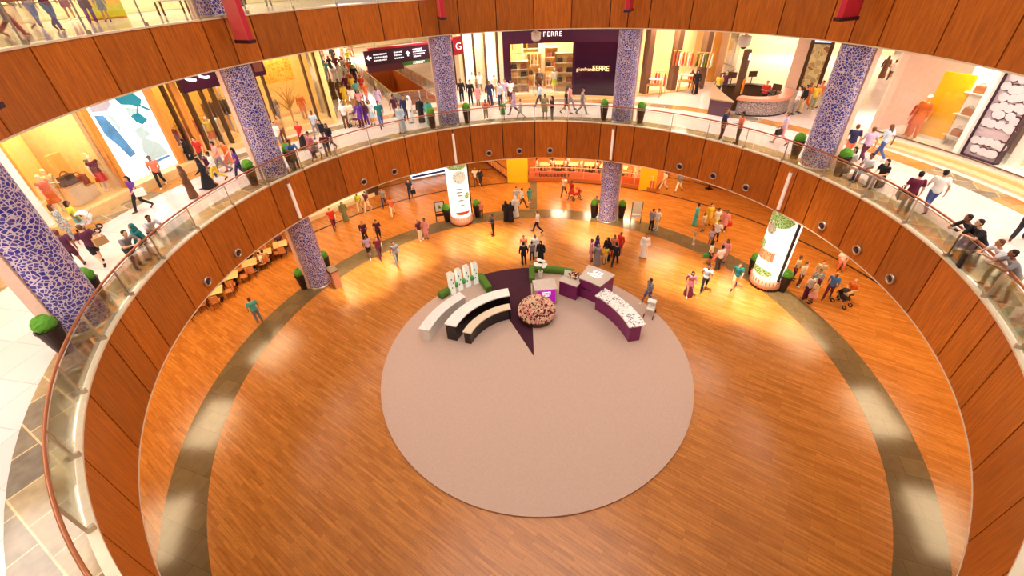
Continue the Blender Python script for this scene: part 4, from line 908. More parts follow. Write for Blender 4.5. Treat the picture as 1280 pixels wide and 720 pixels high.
POSES = {
 'stand': pose(el=[V(-.26, -.03, 1.14), V(.26, -.02, 1.14)], wr=[V(-.27, .07, .90), V(.27, .08, .90)], kn=[V(-.10, .02, .5), V(.10, .03, .5)], an=[V(-.11, -.02, .08), V(.12, .0, .08)]),
 'walk': pose(el=[V(-.26, .08, 1.15), V(.26, -.13, 1.15)], wr=[V(-.22, .27, 1.0), V(.26, -.12, .90)], kn=[V(-.09, -.03, .51), V(.09, .19, .54)], an=[V(-.09, -.37, .18), V(.09, .33, .09)], pel=V(0, 0, .93)),
 'phone': pose(el=[V(-.25, .04, 1.15), V(.25, .03, 1.15)], wr=[V(-.12, .27, 1.17), V(.10, .29, 1.20)], kn=[V(-.10, .03, .5), V(.10, .0, .5)], an=[V(-.12, .0, .08), V(.11, -.04, .08)]),
 'lean': pose(lean=.15, pel=V(0, -.12, .92), shz=1.34, el=[V(-.27, .33, 1.13), V(.27, .33, 1.13)], wr=[V(-.10, .50, 1.16), V(.12, .48, 1.16)], kn=[V(-.10, -.12, .49), V(.10, -.02, .5)], an=[V(-.11, -.22, .08), V(.12, -.05, .08)], head=V(0, .26, 1.56)),
 'sit': pose(pel=V(0, -.02, .52), shz=1.0, el=[V(-.26, .05, .74), V(.26, .05, .74)], wr=[V(-.14, .28, .68), V(.13, .27, .70)], kn=[V(-.10, .42, .52), V(.12, .40, .52)], an=[V(-.10, .44, .08), V(.13, .38, .08)]),
}
def torso(mb, p, g=0, top=True):
    pe, c = p['pel'], (p['sh'][0]+p['sh'][1])/2; f = lambda t: pe+(c-pe)*t; w = p['sh'][1].x/.19
    R_ = [(-.18, .12, .10), (-.08, .165, .115), (.05, .165, .115), (.35, .135, .10), (.62, .165, .115), (.85, .185, .115), (1.0, .15, .09), (1.08, .07, .06)]
    loft(mb, [(0, f(t).y, f(t).z, rx*w+g, ry+g) for t, rx, ry in R_ if top or t < .4])
def arm(mb, p, i, g=0, frac=2.0):
    s, e, w = p['sh'][i], p['el'][i], p['wr'][i]
    if frac >= 1: mb.cap(s, e, .052+g, .042+g)
    else: mb.cap(s, s+(e-s)*frac, .054+g, .052+g); return
    if frac > 1: k_ = min(1, frac-1); mb.cap(e, e+(w-e)*k_, .041+g, .041+g+(.028-.041)*k_)
def leg(mb, p, i, g=0, frac=2.0, flare=0):
    h, k_, a = p['hip'][i], p['kn'][i], p['an'][i]
    if frac <= 1: mb.cap(h, h+(k_-h)*frac, .088+g, .088+g-.028*frac+flare); return
    mb.cap(h, k_, .088+g, .060+g); q = frac-1; mb.cap(k_, k_+(a-k_)*q, .058+g, .058+g-.02*q+flare)
def hand(mb, p, i):
    w, e = p['wr'][i], p['el'][i]; d = (w-e).normalized(); s = (-1, 1)[i]
    side = V(s, 0, 0); side = (side-d*side.dot(d)).normalized() if abs(d.x) < .9 else V(0, 1, 0); nrm = d.cross(side).normalized()
    fwd = d if d.z < -.5 else (d+V(0, 0, -.1)).normalized(); across = nrm if d.z < -.5 else V(1, 0, 0)
    across = (across-fwd*across.dot(fwd)).normalized(); curl = fwd.cross(across).normalized()
    if d.z < -.5 and curl.x*s > 0: curl = -curl
    if d.z >= -.5 and curl.z > 0: curl = -curl
    pc = w+fwd*.05
    for q in (-.024, -.008, .008, .024): mb.cap(w+across*q*.6, w+fwd*.085+across*q, .015, .0125, 8)
    for q, L_ in zip((-.029, -.010, .010, .028), (.058, .072, .076, .066)):
        b = w+fwd*.088+across*q; m_ = b+fwd*L_*.55+curl*.012; mb.cap(b, m_, .0098, .009, 7); mb.cap(m_, m_+fwd*L_*.4+curl*.022, .009, .0078, 7)
    b = w+fwd*.03+across*.026; m_ = b+fwd*.03+across*.024+curl*.008; mb.cap(b, m_, .013, .011, 7); mb.cap(m_, m_+fwd*.03+across*.004+curl*.012, .0105, .009, 7)
def headmesh(mb, p):
    h = p['head']; c = (p['sh'][0]+p['sh'][1])/2
    mb.cap(c+V(0, 0, .0), h+V(0, -.02, -.07), .060, .052)
    mb.ball(h+V(0, -.005, .03), (.077, .092, .09)); mb.ball(h+V(0, .018, -.035), (.058, .068, .078)); mb.cap(h+V(0, .06, -.085), h+V(0, .064, -.087), .026, .022)
    mb.cap(h+V(0, .084, .015), h+V(0, .104, -.022), .010, .016, 7)                       # nose
    mb.cap(h+V(-.022, .078, -.052), h+V(.022, .078, -.052), .010, .010, 6)              # lips
    mb.cap(h+V(-.045, .074, .03), h+V(.045, .074, .03), .012, .012, 6)                  # brow
    for s in (-1, 1): mb.ball(h+V(s*.079, -.004, -.005), (.012, .02, .032), 8, 5)       # ears
def foot(mb, p, i, g=0):
    a = p['an'][i]; t = (a.z-.08); d = V(0, 1, -.9 if t > .05 else 0).normalized(); s = (-1, 1)[i]
    mb.cap(a+V(0, 0, -.01), a+V(0, -.03, -.045), .038+g, .036+g); mb.cap(a+V(0, -.03, -.045), a+d*.13+V(s*.012, 0, -.052), .036+g, .030+g); mb.cap(a+d*.12+V(s*.01, 0, -.052), a+d*.17+V(s*.014, 0, -.055), .034+g, .024+g)
CACHE = {}
def gmesh(pn, kind):
    key = (pn, kind)
    if key in CACHE: return CACHE[key]
    p = POSES[pn]; mb = MB(); vox = .017; h = p['head']
    if kind == 'body':
        torso(mb, p); headmesh(mb, p)
        for i in (0, 1): arm(mb, p, i); leg(mb, p, i); hand(mb, p, i); foot(mb, p, i)
        vox = .0095
    elif kind in ('tshirt', 'longshirt', 'tunic', 'vest'):
        torso(mb, p, .016)
        fr = {'tshirt': .6, 'longshirt': 1.96, 'tunic': 1.7, 'vest': .12}[kind]
        for i in (0, 1): arm(mb, p, i, .015, fr)
        if kind == 'tunic' and pn != 'sit':
            pe = p['pel']; loft(mb, [(0, pe.y+.02, pe.z-.36, .22, .19), (0, pe.y+.01, pe.z-.1, .20, .16), (0, pe.y, pe.z+.15, .165, .13)])
    elif kind in ('trousers', 'shorts', 'capris'):
        torso(mb, p, .010, False)
        for i in (0, 1): leg(mb, p, i, .016, {'trousers': 1.96, 'shorts': .9, 'capris': 1.5}[kind], .008)
    elif kind in ('skirt', 'longskirt'):
        pe = p['pel']; torso(mb, p, .012, False)
        if pn == 'sit': loft(mb, [(0, .12, .40, .2, .3), (0, .14, .5, .19, .3), (0, .05, .62, .17, .18)])
        else:
            z = .52 if kind == 'skirt' else .06; spread = .19 if pn == 'walk' else .05
            loft(mb, [(0, pe.y, z, .23+spread*.3, .18+spread), (0, pe.y, (z+pe.z)/2, .20, .16+spread*.5), (0, pe.y, pe.z, .18, .13)])
    elif kind == 'robe':
        torso(mb, p, .024); pe = p['pel']
        for i in (0, 1): arm(mb, p, i, .028, 1.9)
        if pn == 'sit': loft(mb, [(0, .40, .08, .2, .12), (0, .38, .42, .21, .16), (0, .3, .58, .2, .2)]); loft(mb, [(0, .12, .42, .21, .32), (0, .12, .6, .2, .3)])
        else:
            sp = .13 if pn == 'walk' else .02; loft(mb, [(0, pe.y, .05, .25, .20+sp), (0, pe.y, .4, .215, .17+sp*.7), (0, pe.y, .75, .20, .16+sp*.3), (0, pe.y, pe.z+.1, .185, .14)])
    elif kind == 'short_hair':
        mb.ball(h+V(0, -.020, .048), (.087, .096, .083)); mb.ball(h+V(0, -.042, -.012), (.084, .068, .085)); vox = .010
    elif kind == 'long_hair':
        mb.ball(h+V(0, -.020, .050), (.088, .098, .084)); mb.cap(h+V(0, -.055, .02), h+V(0, -.10, -.26), .080, .055)
        for s in (-1, 1): mb.cap(h+V(s*.07, -.02, .02), h+V(s*.09, -.03, -.20), .028, .024)
        vox = .011
    elif kind == 'headscarf':
        mb.ball(h+V(0, -.018, .035), (.100, .102, .104)); mb.cap(h+V(0, -.03, -.02), h+V(0, -.04, -.18), .098, .125); mb.cap(h+V(-.05, .03, -.13), h+V(.05, .03, -.13), .05, .05); vox = .012
    elif kind == 'ghutra':
        mb.ball(h+V(0, -.018, .045), (.100, .104, .094)); mb.cap(h+V(0, -.06, .0), h+V(0, -.13, -.28), .095, .13)
        for s in (-1, 1): mb.cap(h+V(s*.085, -.01, .02), h+V(s*.13, .03, -.24), .03, .045)
        vox = .012
    elif kind == 'cap':
        mb.ball(h+V(0, -.012, .07), (.088, .096, .065)); mb.cap(h+V(-.04, .09, .05), h+V(.04, .09, .05), .02, .02); vox = .010
    elif kind == 'shoes':
        for i in (0, 1): foot(mb, p, i, .007)
        vox = .012
    elif kind == 'eyes':
        for s in (-1, 1): mb.ball(h+V(s*.031, .083, .008), (.012, .006, .007), 8, 5)
        CACHE[key] = mb.mesh('eyes', None, True); CACHE[key].materials.append(None); return CACHE[key]
    CACHE[key] = remeshed(mb, kind, vox); return CACHE[key]
CO = dict(black=(30, 26, 32), white=(246, 242, 236), red=(206, 44, 34), navy=(44, 44, 84), blue=(80, 130, 196), teal=(30, 128, 128), purple=(96, 48, 150), plum=(92, 36, 64), maroon=(110, 28, 60), pink=(238, 160, 160), salmon=(240, 130, 100), orange=(232, 116, 40), yellow=(244, 204, 60), green=(60, 140, 70), lime=(206, 214, 60), grey=(140, 136, 140), darkgrey=(74, 70, 76), pale=(226, 222, 226), paleblue=(196, 214, 230), lilac=(206, 180, 214), beige=(232, 206, 160), cream=(250, 234, 204), brown=(112, 72, 44), tan=(196, 150, 100), khaki=(170, 160, 116), denim=(78, 96, 156), olive=(120, 124, 84), hair=(34, 22, 18), brownhair=(110, 62, 34), greyhair=(150, 146, 144), turq=(96, 190, 180))
def cmat(n, rough=.8): return mat('cloth_'+n, CO[n], rough, var=.1, scale=9)
SKIN = [mat('skin_light', (236, 184, 150), .5, var=.05), mat('skin_tan', (206, 146, 108), .5, var=.05), mat('skin_brown', (150, 98, 68), .5, var=.05)]
EYE = mat('eye_dark', (30, 20, 18), .3)
prints = {'print': cellmat('cloth_print', (230, 226, 220), (60, 90, 110), (200, 200, 190), 22, .04, .8), 'check': cellmat('cloth_check', (230, 230, 236), (40, 40, 60), (90, 90, 110), 26, .05, .8), 'pinkprint': cellmat('cloth_pinkprint', (240, 190, 200), (180, 60, 80), (220, 120, 130), 20, .04, .8)}
def matof(n): return prints.get(n) or cmat(n)
NM = dict(t='tshirt', l='longshirt', u='tunic', v='vest', p='trousers', s='shorts', c='capris', k='skirt', K='longskirt', r='robe')
HN = dict(h='short_hair', L='long_hair', S='headscarf', G='ghutra', C='cap')
PN = [0]
def person(x, y, z, pn, face, ht, outfit, hair, label, group=None, skin=None, name='person', cat='person'):
    """outfit like 't:red p:navy'; hair like 'h:hair'; ht total height in metres; face = compass angle in degrees the figure looks toward"""
    PN[0] += 1
    t = thing(name, label, cat, (x, y, z), R(face-90), group); s = ht/1.75; t.scale = (s, s, s)
    def part(kind, nm_, m):
        o = bpy.data.objects.new(nm_, gmesh(pn, kind)); COL.objects.link(o); o.parent = t; setmat(o, m); return o
    sk = SKIN[(PN[0]*7) % 3 if skin is None else skin] if not isinstance(skin, bpy.types.Material) else skin
    part('body', 'body', sk); part('eyes', 'eyes', EYE if not isinstance(skin, bpy.types.Material) else skin)
    shoe = True
    for tok in outfit.split():
        k_, c = tok.split(':'); part(NM[k_], NM[k_], matof(c))
        if k_ in 'K': shoe = True
    if hair: k_, c = hair.split(':'); part(HN[k_], HN[k_], cmat(c) if not (k_ in 'h' and c == 'x') else cmat('hair'))
    if not isinstance(skin, bpy.types.Material): part('shoes', 'shoes', cmat(('black', 'brown', 'white', 'darkgrey')[PN[0] % 4]))
    return t
def pp(px, py, lev, *a, **k_):
    p = at(px, py, lev); return person(p.x, p.y, lev, *a, **k_)
UP = 7.487
A = 'people on the gallery'; B_ = 'people on the lowest floor'; Cg = 'people in the gallery crowd'
# px, py of the feet, pose, facing, height, outfit, hair, label
GAL = [
 (181, 262, 'walk', 250, 1.68, 't:purple p:black', 'L:hair', 'person in purple top and black trousers walking with long dark hair'),
 (205, 233, 'walk', 300, 1.65, 't:salmon p:black', 'h:hair', 'person in salmon pink top walking past the glowing artwork'),
 (244, 209, 'stand', 240, 1.62, 'r:black', 'S:black', 'person in black robe standing by the gold framed shop window'),
 (243, 247, 'stand', 200, 1.64, 'r:brown', 'S:brown', 'person in long grey brown robe and scarf near the inner rail'),
 (263, 235, 'walk', 215, 1.62, 'l:black K:black', 'S:black', 'person in black skirt and scarf beside the stroller'),
 (258, 208, 'stand', 260, 1.68, 't:red p:darkgrey', 'h:hair', 'person in red top behind the stroller'),
 (281, 216, 'walk', 230, 1.76, 't:pink p:grey', 'h:hair', 'person in light pink shirt and grey trousers pushing stroller'),
 (275, 226, 'walk', 225, 1.6, 'l:white p:yellow', 'h:hair', 'person in yellow trousers next to the stroller'),
 (292, 212, 'walk', 250, 1.66, 't:orange p:salmon', 'h:hair', 'person in orange top just before the mosaic column'),
 (305, 223, 'walk', 220, 1.68, 't:purple p:navy', 'L:hair', 'person in bright purple top with long hair beside topiary pot'),
 (103, 336, 'walk', 130, 1.68, 't:plum s:plum', 'h:brownhair', 'person in dark plum top and shorts striding by the big blue column'),
 (131, 330, 'walk', 150, 1.7, 't:plum s:black', 'h:brown', 'person in plum top and black shorts walking with a tan bag'),
 (93, 300, 'stand', 40, 1.66, 'u:print p:print', 'L:brownhair', 'person in blue and white print tunic before the amber shop'),
 (108, 291, 'stand', 30, 1.5, 't:lime s:turq', 'L:hair', 'young person in lime green top before the amber shop'),
 (178, 335, 'lean', -20, 1.72, 't:grey p:darkgrey', 'h:hair', 'person in grey shirt leaning on the rail beside the teal scarf'),
 (193, 328, 'stand', 250, 1.66, 'r:teal', 'S:teal', 'person in teal headscarf and long teal dress at the rail'),
 (205, 313, 'lean', -25, 1.68, 't:pale p:darkgrey', 'h:hair', 'person in pale grey shirt leaning on rail right of teal scarf'),
 (352, 187, 'walk', 280, 1.7, 't:white p:grey', 'h:hair', 'person in white shirt walking behind the column by yellow shop'),
 (357, 178, 'stand', 270, 1.72, 'l:tan p:brown', 'h:brown', 'person in tan coat standing at the yellow shop corner'),
 (372, 211, 'lean', -55, 1.76, 't:blue p:darkgrey', 'h:hair', 'person in bright blue shirt leaning on the rail by topiary pot'),
 (381, 186, 'walk', 260, 1.68, 't:red K:black', 'h:brown', 'person in red top and black long skirt near the yellow shop'),
 (394, 199, 'stand', 240, 1.6, 'u:pinkprint p:plum', 'h:hair', 'person in patterned pink tunic close to the rail'),
 (398, 172, 'walk', 270, 1.72, 't:paleblue p:grey', 'h:hair', 'person in pale blue shirt passing the yellow shop'),
 (408, 183, 'walk', 250, 1.66, 'l:black p:white', 'L:hair', 'person in black jacket and white trousers outside yellow shop'),
 (416, 188, 'walk', 260, 1.62, 'l:black p:plum', 'L:hair', 'person in black top with plum trousers close behind white trousers'),
 (412, 197, 'lean', -70, 1.6, 't:maroon p:navy', 'h:hair', 'person in maroon top and navy trousers touching the gallery rail'),
 (434, 160, 'stand', 300, 1.74, 't:white p:brown', 'h:hair', 'person in white shirt and brown trousers standing at corridor mouth'),
 (441, 158, 'phone', 290, 1.7, 'u:cream p:cream', 'h:hair', 'person in long cream clothes at corridor mouth by red stroller'),
 (453, 159, 'stand', 260, 1.72, 'u:purple p:plum', 'L:hair', 'person in deep purple tunic next to the red stroller'),
 (460, 157, 'stand', 250, 1.68, 'l:plum p:purple', 'L:hair', 'person in plum top between the purple tunic and white blouse'),
 (467, 156, 'stand', 270, 1.66, 't:white k:paleblue', 'L:hair', 'person in white blouse and pale blue skirt in the gallery crowd'),
 (478, 160, 'walk', 290, 1.8, 't:teal p:denim', 'h:hair', 'tall person in teal shirt and jeans walking by the void'),
 (504, 165, 'walk', 265, 1.78, 'r:paleblue', 'h:hair', 'person in long pale blue robe walking toward the rail'),
 (509, 152, 'stand', 270, 1.78, 'l:navy p:navy', 'h:hair', 'person in navy suit between the pale robes'),
 (515, 153, 'stand', 220, 1.76, 'r:white', 'G:white', 'person in white robe and white headcloth near the void'),
 (528, 153, 'stand', 265, 1.66, 'r:black', 'S:black', 'person in black robe beside the grey stand and topiary'),
 (538, 155, 'walk', 280, 1.66, 'r:turq', 'S:olive', 'person in grey green robe beside the black robe'),
 (578, 128, 'stand', 280, 1.74, 'l:black p:black', 'h:hair', 'person all in black just right of the sign column'),
 (589, 130, 'stand', 260, 1.76, 'l:black p:black', 'h:hair', 'person in black suit, second from the sign column'),
 (592, 118, 'stand', 270, 1.74, 't:white p:beige', 'h:brownhair', 'person in white shirt behind the black suits'),
 (598, 131, 'stand', 270, 1.45, 'u:pink k:pink', 'h:brown', 'child in pink dress in front of the white shirts'),
 (601, 118, 'walk', 265, 1.74, 't:white p:grey', 'h:hair', 'person in white shirt by the lit receding shop'),
 (613, 131, 'walk', 290, 1.76, 'r:navy', 'L:brownhair', 'person in long navy dress with brown hair'),
 (619, 122, 'stand', 280, 1.72, 't:cream p:tan', 'h:hair', 'person in cream shirt behind the navy dress'),
 (626, 133, 'stand', 240, 1.72, 't:paleblue p:navy', 'h:hair', 'person in pale blue shirt with dark trousers near rail'),
 (632, 128, 'walk', 270, 1.72, 't:lilac p:white', 'h:hair', 'person in lilac shirt and white trousers before the boutique'),
 (639, 129, 'walk', 270, 1.72, 't:white p:plum', 'h:hair', 'person in white shirt and plum trousers at the boutique jamb'),
 (643, 143, 'walk', 200, 1.68, 'u:lilac p:plum', 'L:brownhair', 'person in lilac tunic with long brown hair near the rail'),
 (651, 148, 'walk', 190, 1.3, 't:pale s:pale', 'h:brown', 'child in pale clothes walking beside the lilac tunic'),
 (608, 150, 'lean', -85, 1.5, 't:salmon s:khaki', 'h:brown', 'child in salmon shirt and khaki shorts leaning on the rail'),
 (629, 150, 'stand', 100, 1.3, 'u:green k:green', 'h:tan', 'child in green dress standing at the rail'),
 (675, 134, 'walk', 180, 1.72, 'l:paleblue p:darkgrey', 'h:hair', 'person in pale blue shirt before the boutique window'),
 (681, 148, 'stand', 270, 1.6, 'u:khaki k:khaki', 'h:hair', 'person in khaki grey dress at the rail below the boutique'),
 (690, 151, 'phone', 200, 1.6, 't:plum p:grey', 'L:hair', 'person in plum top and grey trousers at the rail'),
 (707, 142, 'walk', 0, 1.66, 't:black s:darkgrey', 'h:hair', 'person in black shirt and shorts carrying a small tray'),
 (712, 137, 'walk', 10, 1.72, 't:pink p:grey', 'h:brownhair', 'person in pink shirt walking beside the black shirt'),
 (727, 143, 'walk', 0, 1.72, 'l:grey p:grey', 'h:brown', 'person in grey suit striding past the dark panel'),
 (900, 175, 'stand', -45, 1.78, 'l:navy p:plum', 'h:brown', 'person in navy jacket standing at the rail'),
 (920, 180, 'phone', 170, 1.76, 't:salmon p:darkgrey', 'h:hair', 'person in orange shirt and grey trousers at the rail'),
 (974, 180, 'walk', 150, 1.74, 't:lilac p:pink', 'h:brown', 'person in lilac shirt and pink trousers striding with black bag'),
 (868, 117, 'walk', 250, 1.7, 'r:black', 'S:black', 'person in black robe walking past the taupe piers'),
 (862, 112, 'stand', 250, 1.5, 'u:red p:salmon', 'L:brown', 'young person in red tunic beside the black robe'),
 (991, 143, 'stand', 150, 1.76, 't:white p:grey', 'h:hair', 'person in white shirt leaning toward round counter with dark backpack'),
 (999, 141, 'stand', 170, 1.74, 'l:black p:beige', 'h:hair', 'person in black shirt and beige trousers beside the round counter'),
 (1004, 137, 'walk', 200, 1.72, 't:orange p:orange', 'h:brown', 'person in orange clothes next to the black shirt'),
 (1013, 138, 'stand', 230, 1.7, 't:yellow p:khaki', 'h:hair', 'person in yellow shirt with khaki trousers near the column'),
 (1019, 134, 'stand', 200, 1.7, 't:salmon p:cream', 'h:hair', 'person in salmon shirt with cream trousers near the column'),
 (1028, 139, 'walk', 220, 1.68, 'u:pink p:pink', 'L:brownhair', 'person in pink tunic at the edge of the mosaic column'),
 (1101, 98, 'stand', 60, 1.68, 'r:brown', 'S:brown', 'person in long dark brown robe far down the right corridor'),
 (1110, 102, 'walk', 40, 1.62, 't:white p:darkgrey', 'h:brown', 'person in white shirt and dark trousers in the right corridor'),
 (1117, 106, 'walk', 50, 1.72, 'r:tan', 'L:hair', 'person in tan dress in the right corridor'),
 (1056, 199, 'walk', 60, 1.76, 't:navy s:salmon', 'h:brown', 'person in navy shirt and salmon shorts behind the bench'),
 (1075, 203, 'walk', 80, 1.76, 't:lilac p:plum', 'h:brown', 'person in pale lilac shirt and plum trousers behind the bench'),
 (1097, 199, 'walk', 100, 1.74, 't:paleblue p:denim', 'L:brown', 'person in pale blue shirt with long brown hair and denim trousers'),
 (1126, 267, 'stand', 55, 1.76, 't:maroon p:black', 'h:hair', 'person in maroon shirt and black trousers by the rail'),
 (1155, 265, 'walk', 60, 1.78, 't:white p:denim', 'h:hair', 'person in white shirt and blue jeans standing by the rail'),
 (1190, 323, 'lean', 165, 1.72, 'l:black p:black', 'h:hair', 'person in black clothes with dark case leaning at the rail'),
 (1202, 332, 'lean', 165, 1.78, 't:black p:navy', 'h:hair', 'person in black shirt and navy jeans with backpack at rail'),
 (1226, 357, 'lean', 160, 1.7, 't:pale p:khaki', 'h:brownhair', 'person with light brown hair and grey shirt leaning on the rail'),
 (1240, 374, 'lean', 155, 1.76, 't:grey s:khaki', 'h:hair', 'person with dark hair leaning lowest on the right rail'),
 (1270, 300, 'walk', 30, 1.76, 't:navy p:black', 'h:hair', 'person in black trousers walking at the right picture edge'),
]
for r_ in GAL: pp(r_[0], r_[1], UP, *r_[2:7], label=r_[7], group=A)
# seated people on the bench
bn = thing('bench', 'pale bench behind the rail beside the column, with three seated people', 'bench', P(15.55, 10.8, UP), R(100.8))
MB().box((0, 0, .42), (2.1, .5, .08)).build('seat', M['cream'], bn, bevel=.02)
for s_ in (-.85, .85): MB().box((s_, 0, .19), (.1, .42, .38)).build('leg', M['brownm'], bn)
for a_, o_, h_, lb in ((13.6, 't:white p:denim', 'L:hair', 'person in white top seated on the bench nearest the column'), (10.6, 't:pale p:navy', 'h:hair', 'person in pale shirt seated in the middle of the bench'), (7.8, 't:black p:grey', 'L:hair', 'person in black top seated at the open end of the bench')):
    q = P(15.5, a_, UP); person(q.x, q.y, UP, 'sit', a_+180, 1.7, o_, h_, lb, A)
# staff at the round counter
for x, y, po, f, o_, h_, lb in ((16.9, 15.0, 'phone', 240, 't:red p:black', 'h:hair', 'attendant in red shirt behind the round counter'), (15.0, 17.9, 'stand', 230, 't:yellow p:darkgrey', 'h:hair', 'attendant in yellow top behind the wedge counter'), (15.8, 18.6, 'stand', 230, 't:plum p:darkgrey', 'h:hair', 'attendant in plum top beside the yellow top')):
    person(x, y, UP, po, f, 1.7, o_, h_, lb, A)
# crowd in the corridor beside the void
CROWD = [(419, 124, 'r:brown', 'S:brown', 'person in dark brown robe at the wall side of the crowd'), (428, 125, 'r:brown', 'S:black', 'person in dark brown robe and black scarf, wall side'), (436, 119, 'u:maroon p:brown', 'L:brown', 'person in maroon tunic in mid crowd'), (434, 133, 'u:yellow p:yellow', 'h:hair', 'person in mustard yellow clothes in the crowd'), (444, 121, 't:yellow p:tan', 'h:brown', 'person in yellow shirt and tan trousers in the crowd'), (441, 113, 't:salmon p:pink', 'h:hair', 'person in pink and salmon clothes in mid crowd'), (449, 127, 't:turq p:black', 'h:hair', 'person in turquoise top in the crowd'), (455, 120, 't:red p:salmon', 'h:brown', 'person in red top closest to the void railing'), (460, 130, 't:orange p:pink', 'h:brown', 'person in orange top behind the front row of crowd'), (444, 138, 't:white p:tan', 'h:hair', 'person in white top behind the mustard yellow clothes'), (452, 140, 't:pink p:darkgrey', 'h:hair', 'person in pink top in the second row of crowd'), (421, 105, 't:white p:white', 'h:hair', 'person in all white mid corridor, wall side'), (428, 103, 'r:white', 'G:white', 'person in white robe mid corridor'), (436, 105, 't:white k:white', 'h:brown', 'person in white dress mid corridor, void side'), (446, 106, 'l:black p:plum', 'h:hair', 'person in black shirt by the void railing'), (411, 97, 't:turq p:grey', 'h:hair', 'person in turquoise shirt against the corridor wall'), (415, 91, 'u:navy p:navy', 'L:hair', 'person in navy tunic against the corridor wall'), (423, 90, 'u:maroon p:maroon', 'h:brown', 'person in maroon clothes, upper corridor'), (430, 92, 't:brown p:cream', 'h:brownhair', 'person in brown top and cream trousers, upper corridor'), (432, 94, 'u:pale p:grey', 'h:hair', 'person in pale tunic, upper corridor'), (438, 96, 't:orange p:brown', 'h:hair', 'person in orange shirt by the upper void railing'), (443, 100, 't:olive p:brown', 'h:hair', 'person in olive shirt by the upper void railing'), (405, 85, 'l:grey p:denim', 'h:hair', 'person in grey jacket far up the corridor wall'), (411, 80, 't:lilac p:pink', 'h:brown', 'person in lilac top far up the corridor'), (418, 79, 'r:black', 'S:black', 'person in black robe far up the corridor'), (425, 77, 'r:white', 'G:white', 'person in white robe far up the corridor'), (431, 80, 'u:pink p:grey', 'L:hair', 'person in pink tunic far up the corridor'), (437, 82, 't:lime p:olive', 'h:hair', 'person in lime top far up by the void'), (407, 74, 't:salmon p:brown', 'h:hair', 'person in salmon top near the end of the corridor'), (414, 71, 't:black p:tan', 'h:hair', 'person in black top near the end of the corridor'), (423, 69, 't:paleblue p:pale', 'h:brown', 'person in pale blue near the end of the corridor'), (433, 69, 't:green p:white', 'h:hair', 'person in green top near the end of the corridor'), (441, 71, 'r:brown', 'S:brown', 'person in brown robe near the end of the corridor'), (475, 137, 'u:lilac p:lilac', 'L:brown', 'person in lilac tunic beside the void railing corner'), (496, 150, 't:plum p:brown', 'h:hair', 'person in plum shirt beside the pale blue robe')]
for i, (px, py, o_, h_, lb) in enumerate(CROWD):
    pp(px, py, UP, ('walk', 'stand', 'walk', 'phone')[i % 4], 295+((i*37) % 60-30)+(180 if i % 3 == 0 else 0), 1.64+.03*(i % 5), o_, h_, lb, Cg)
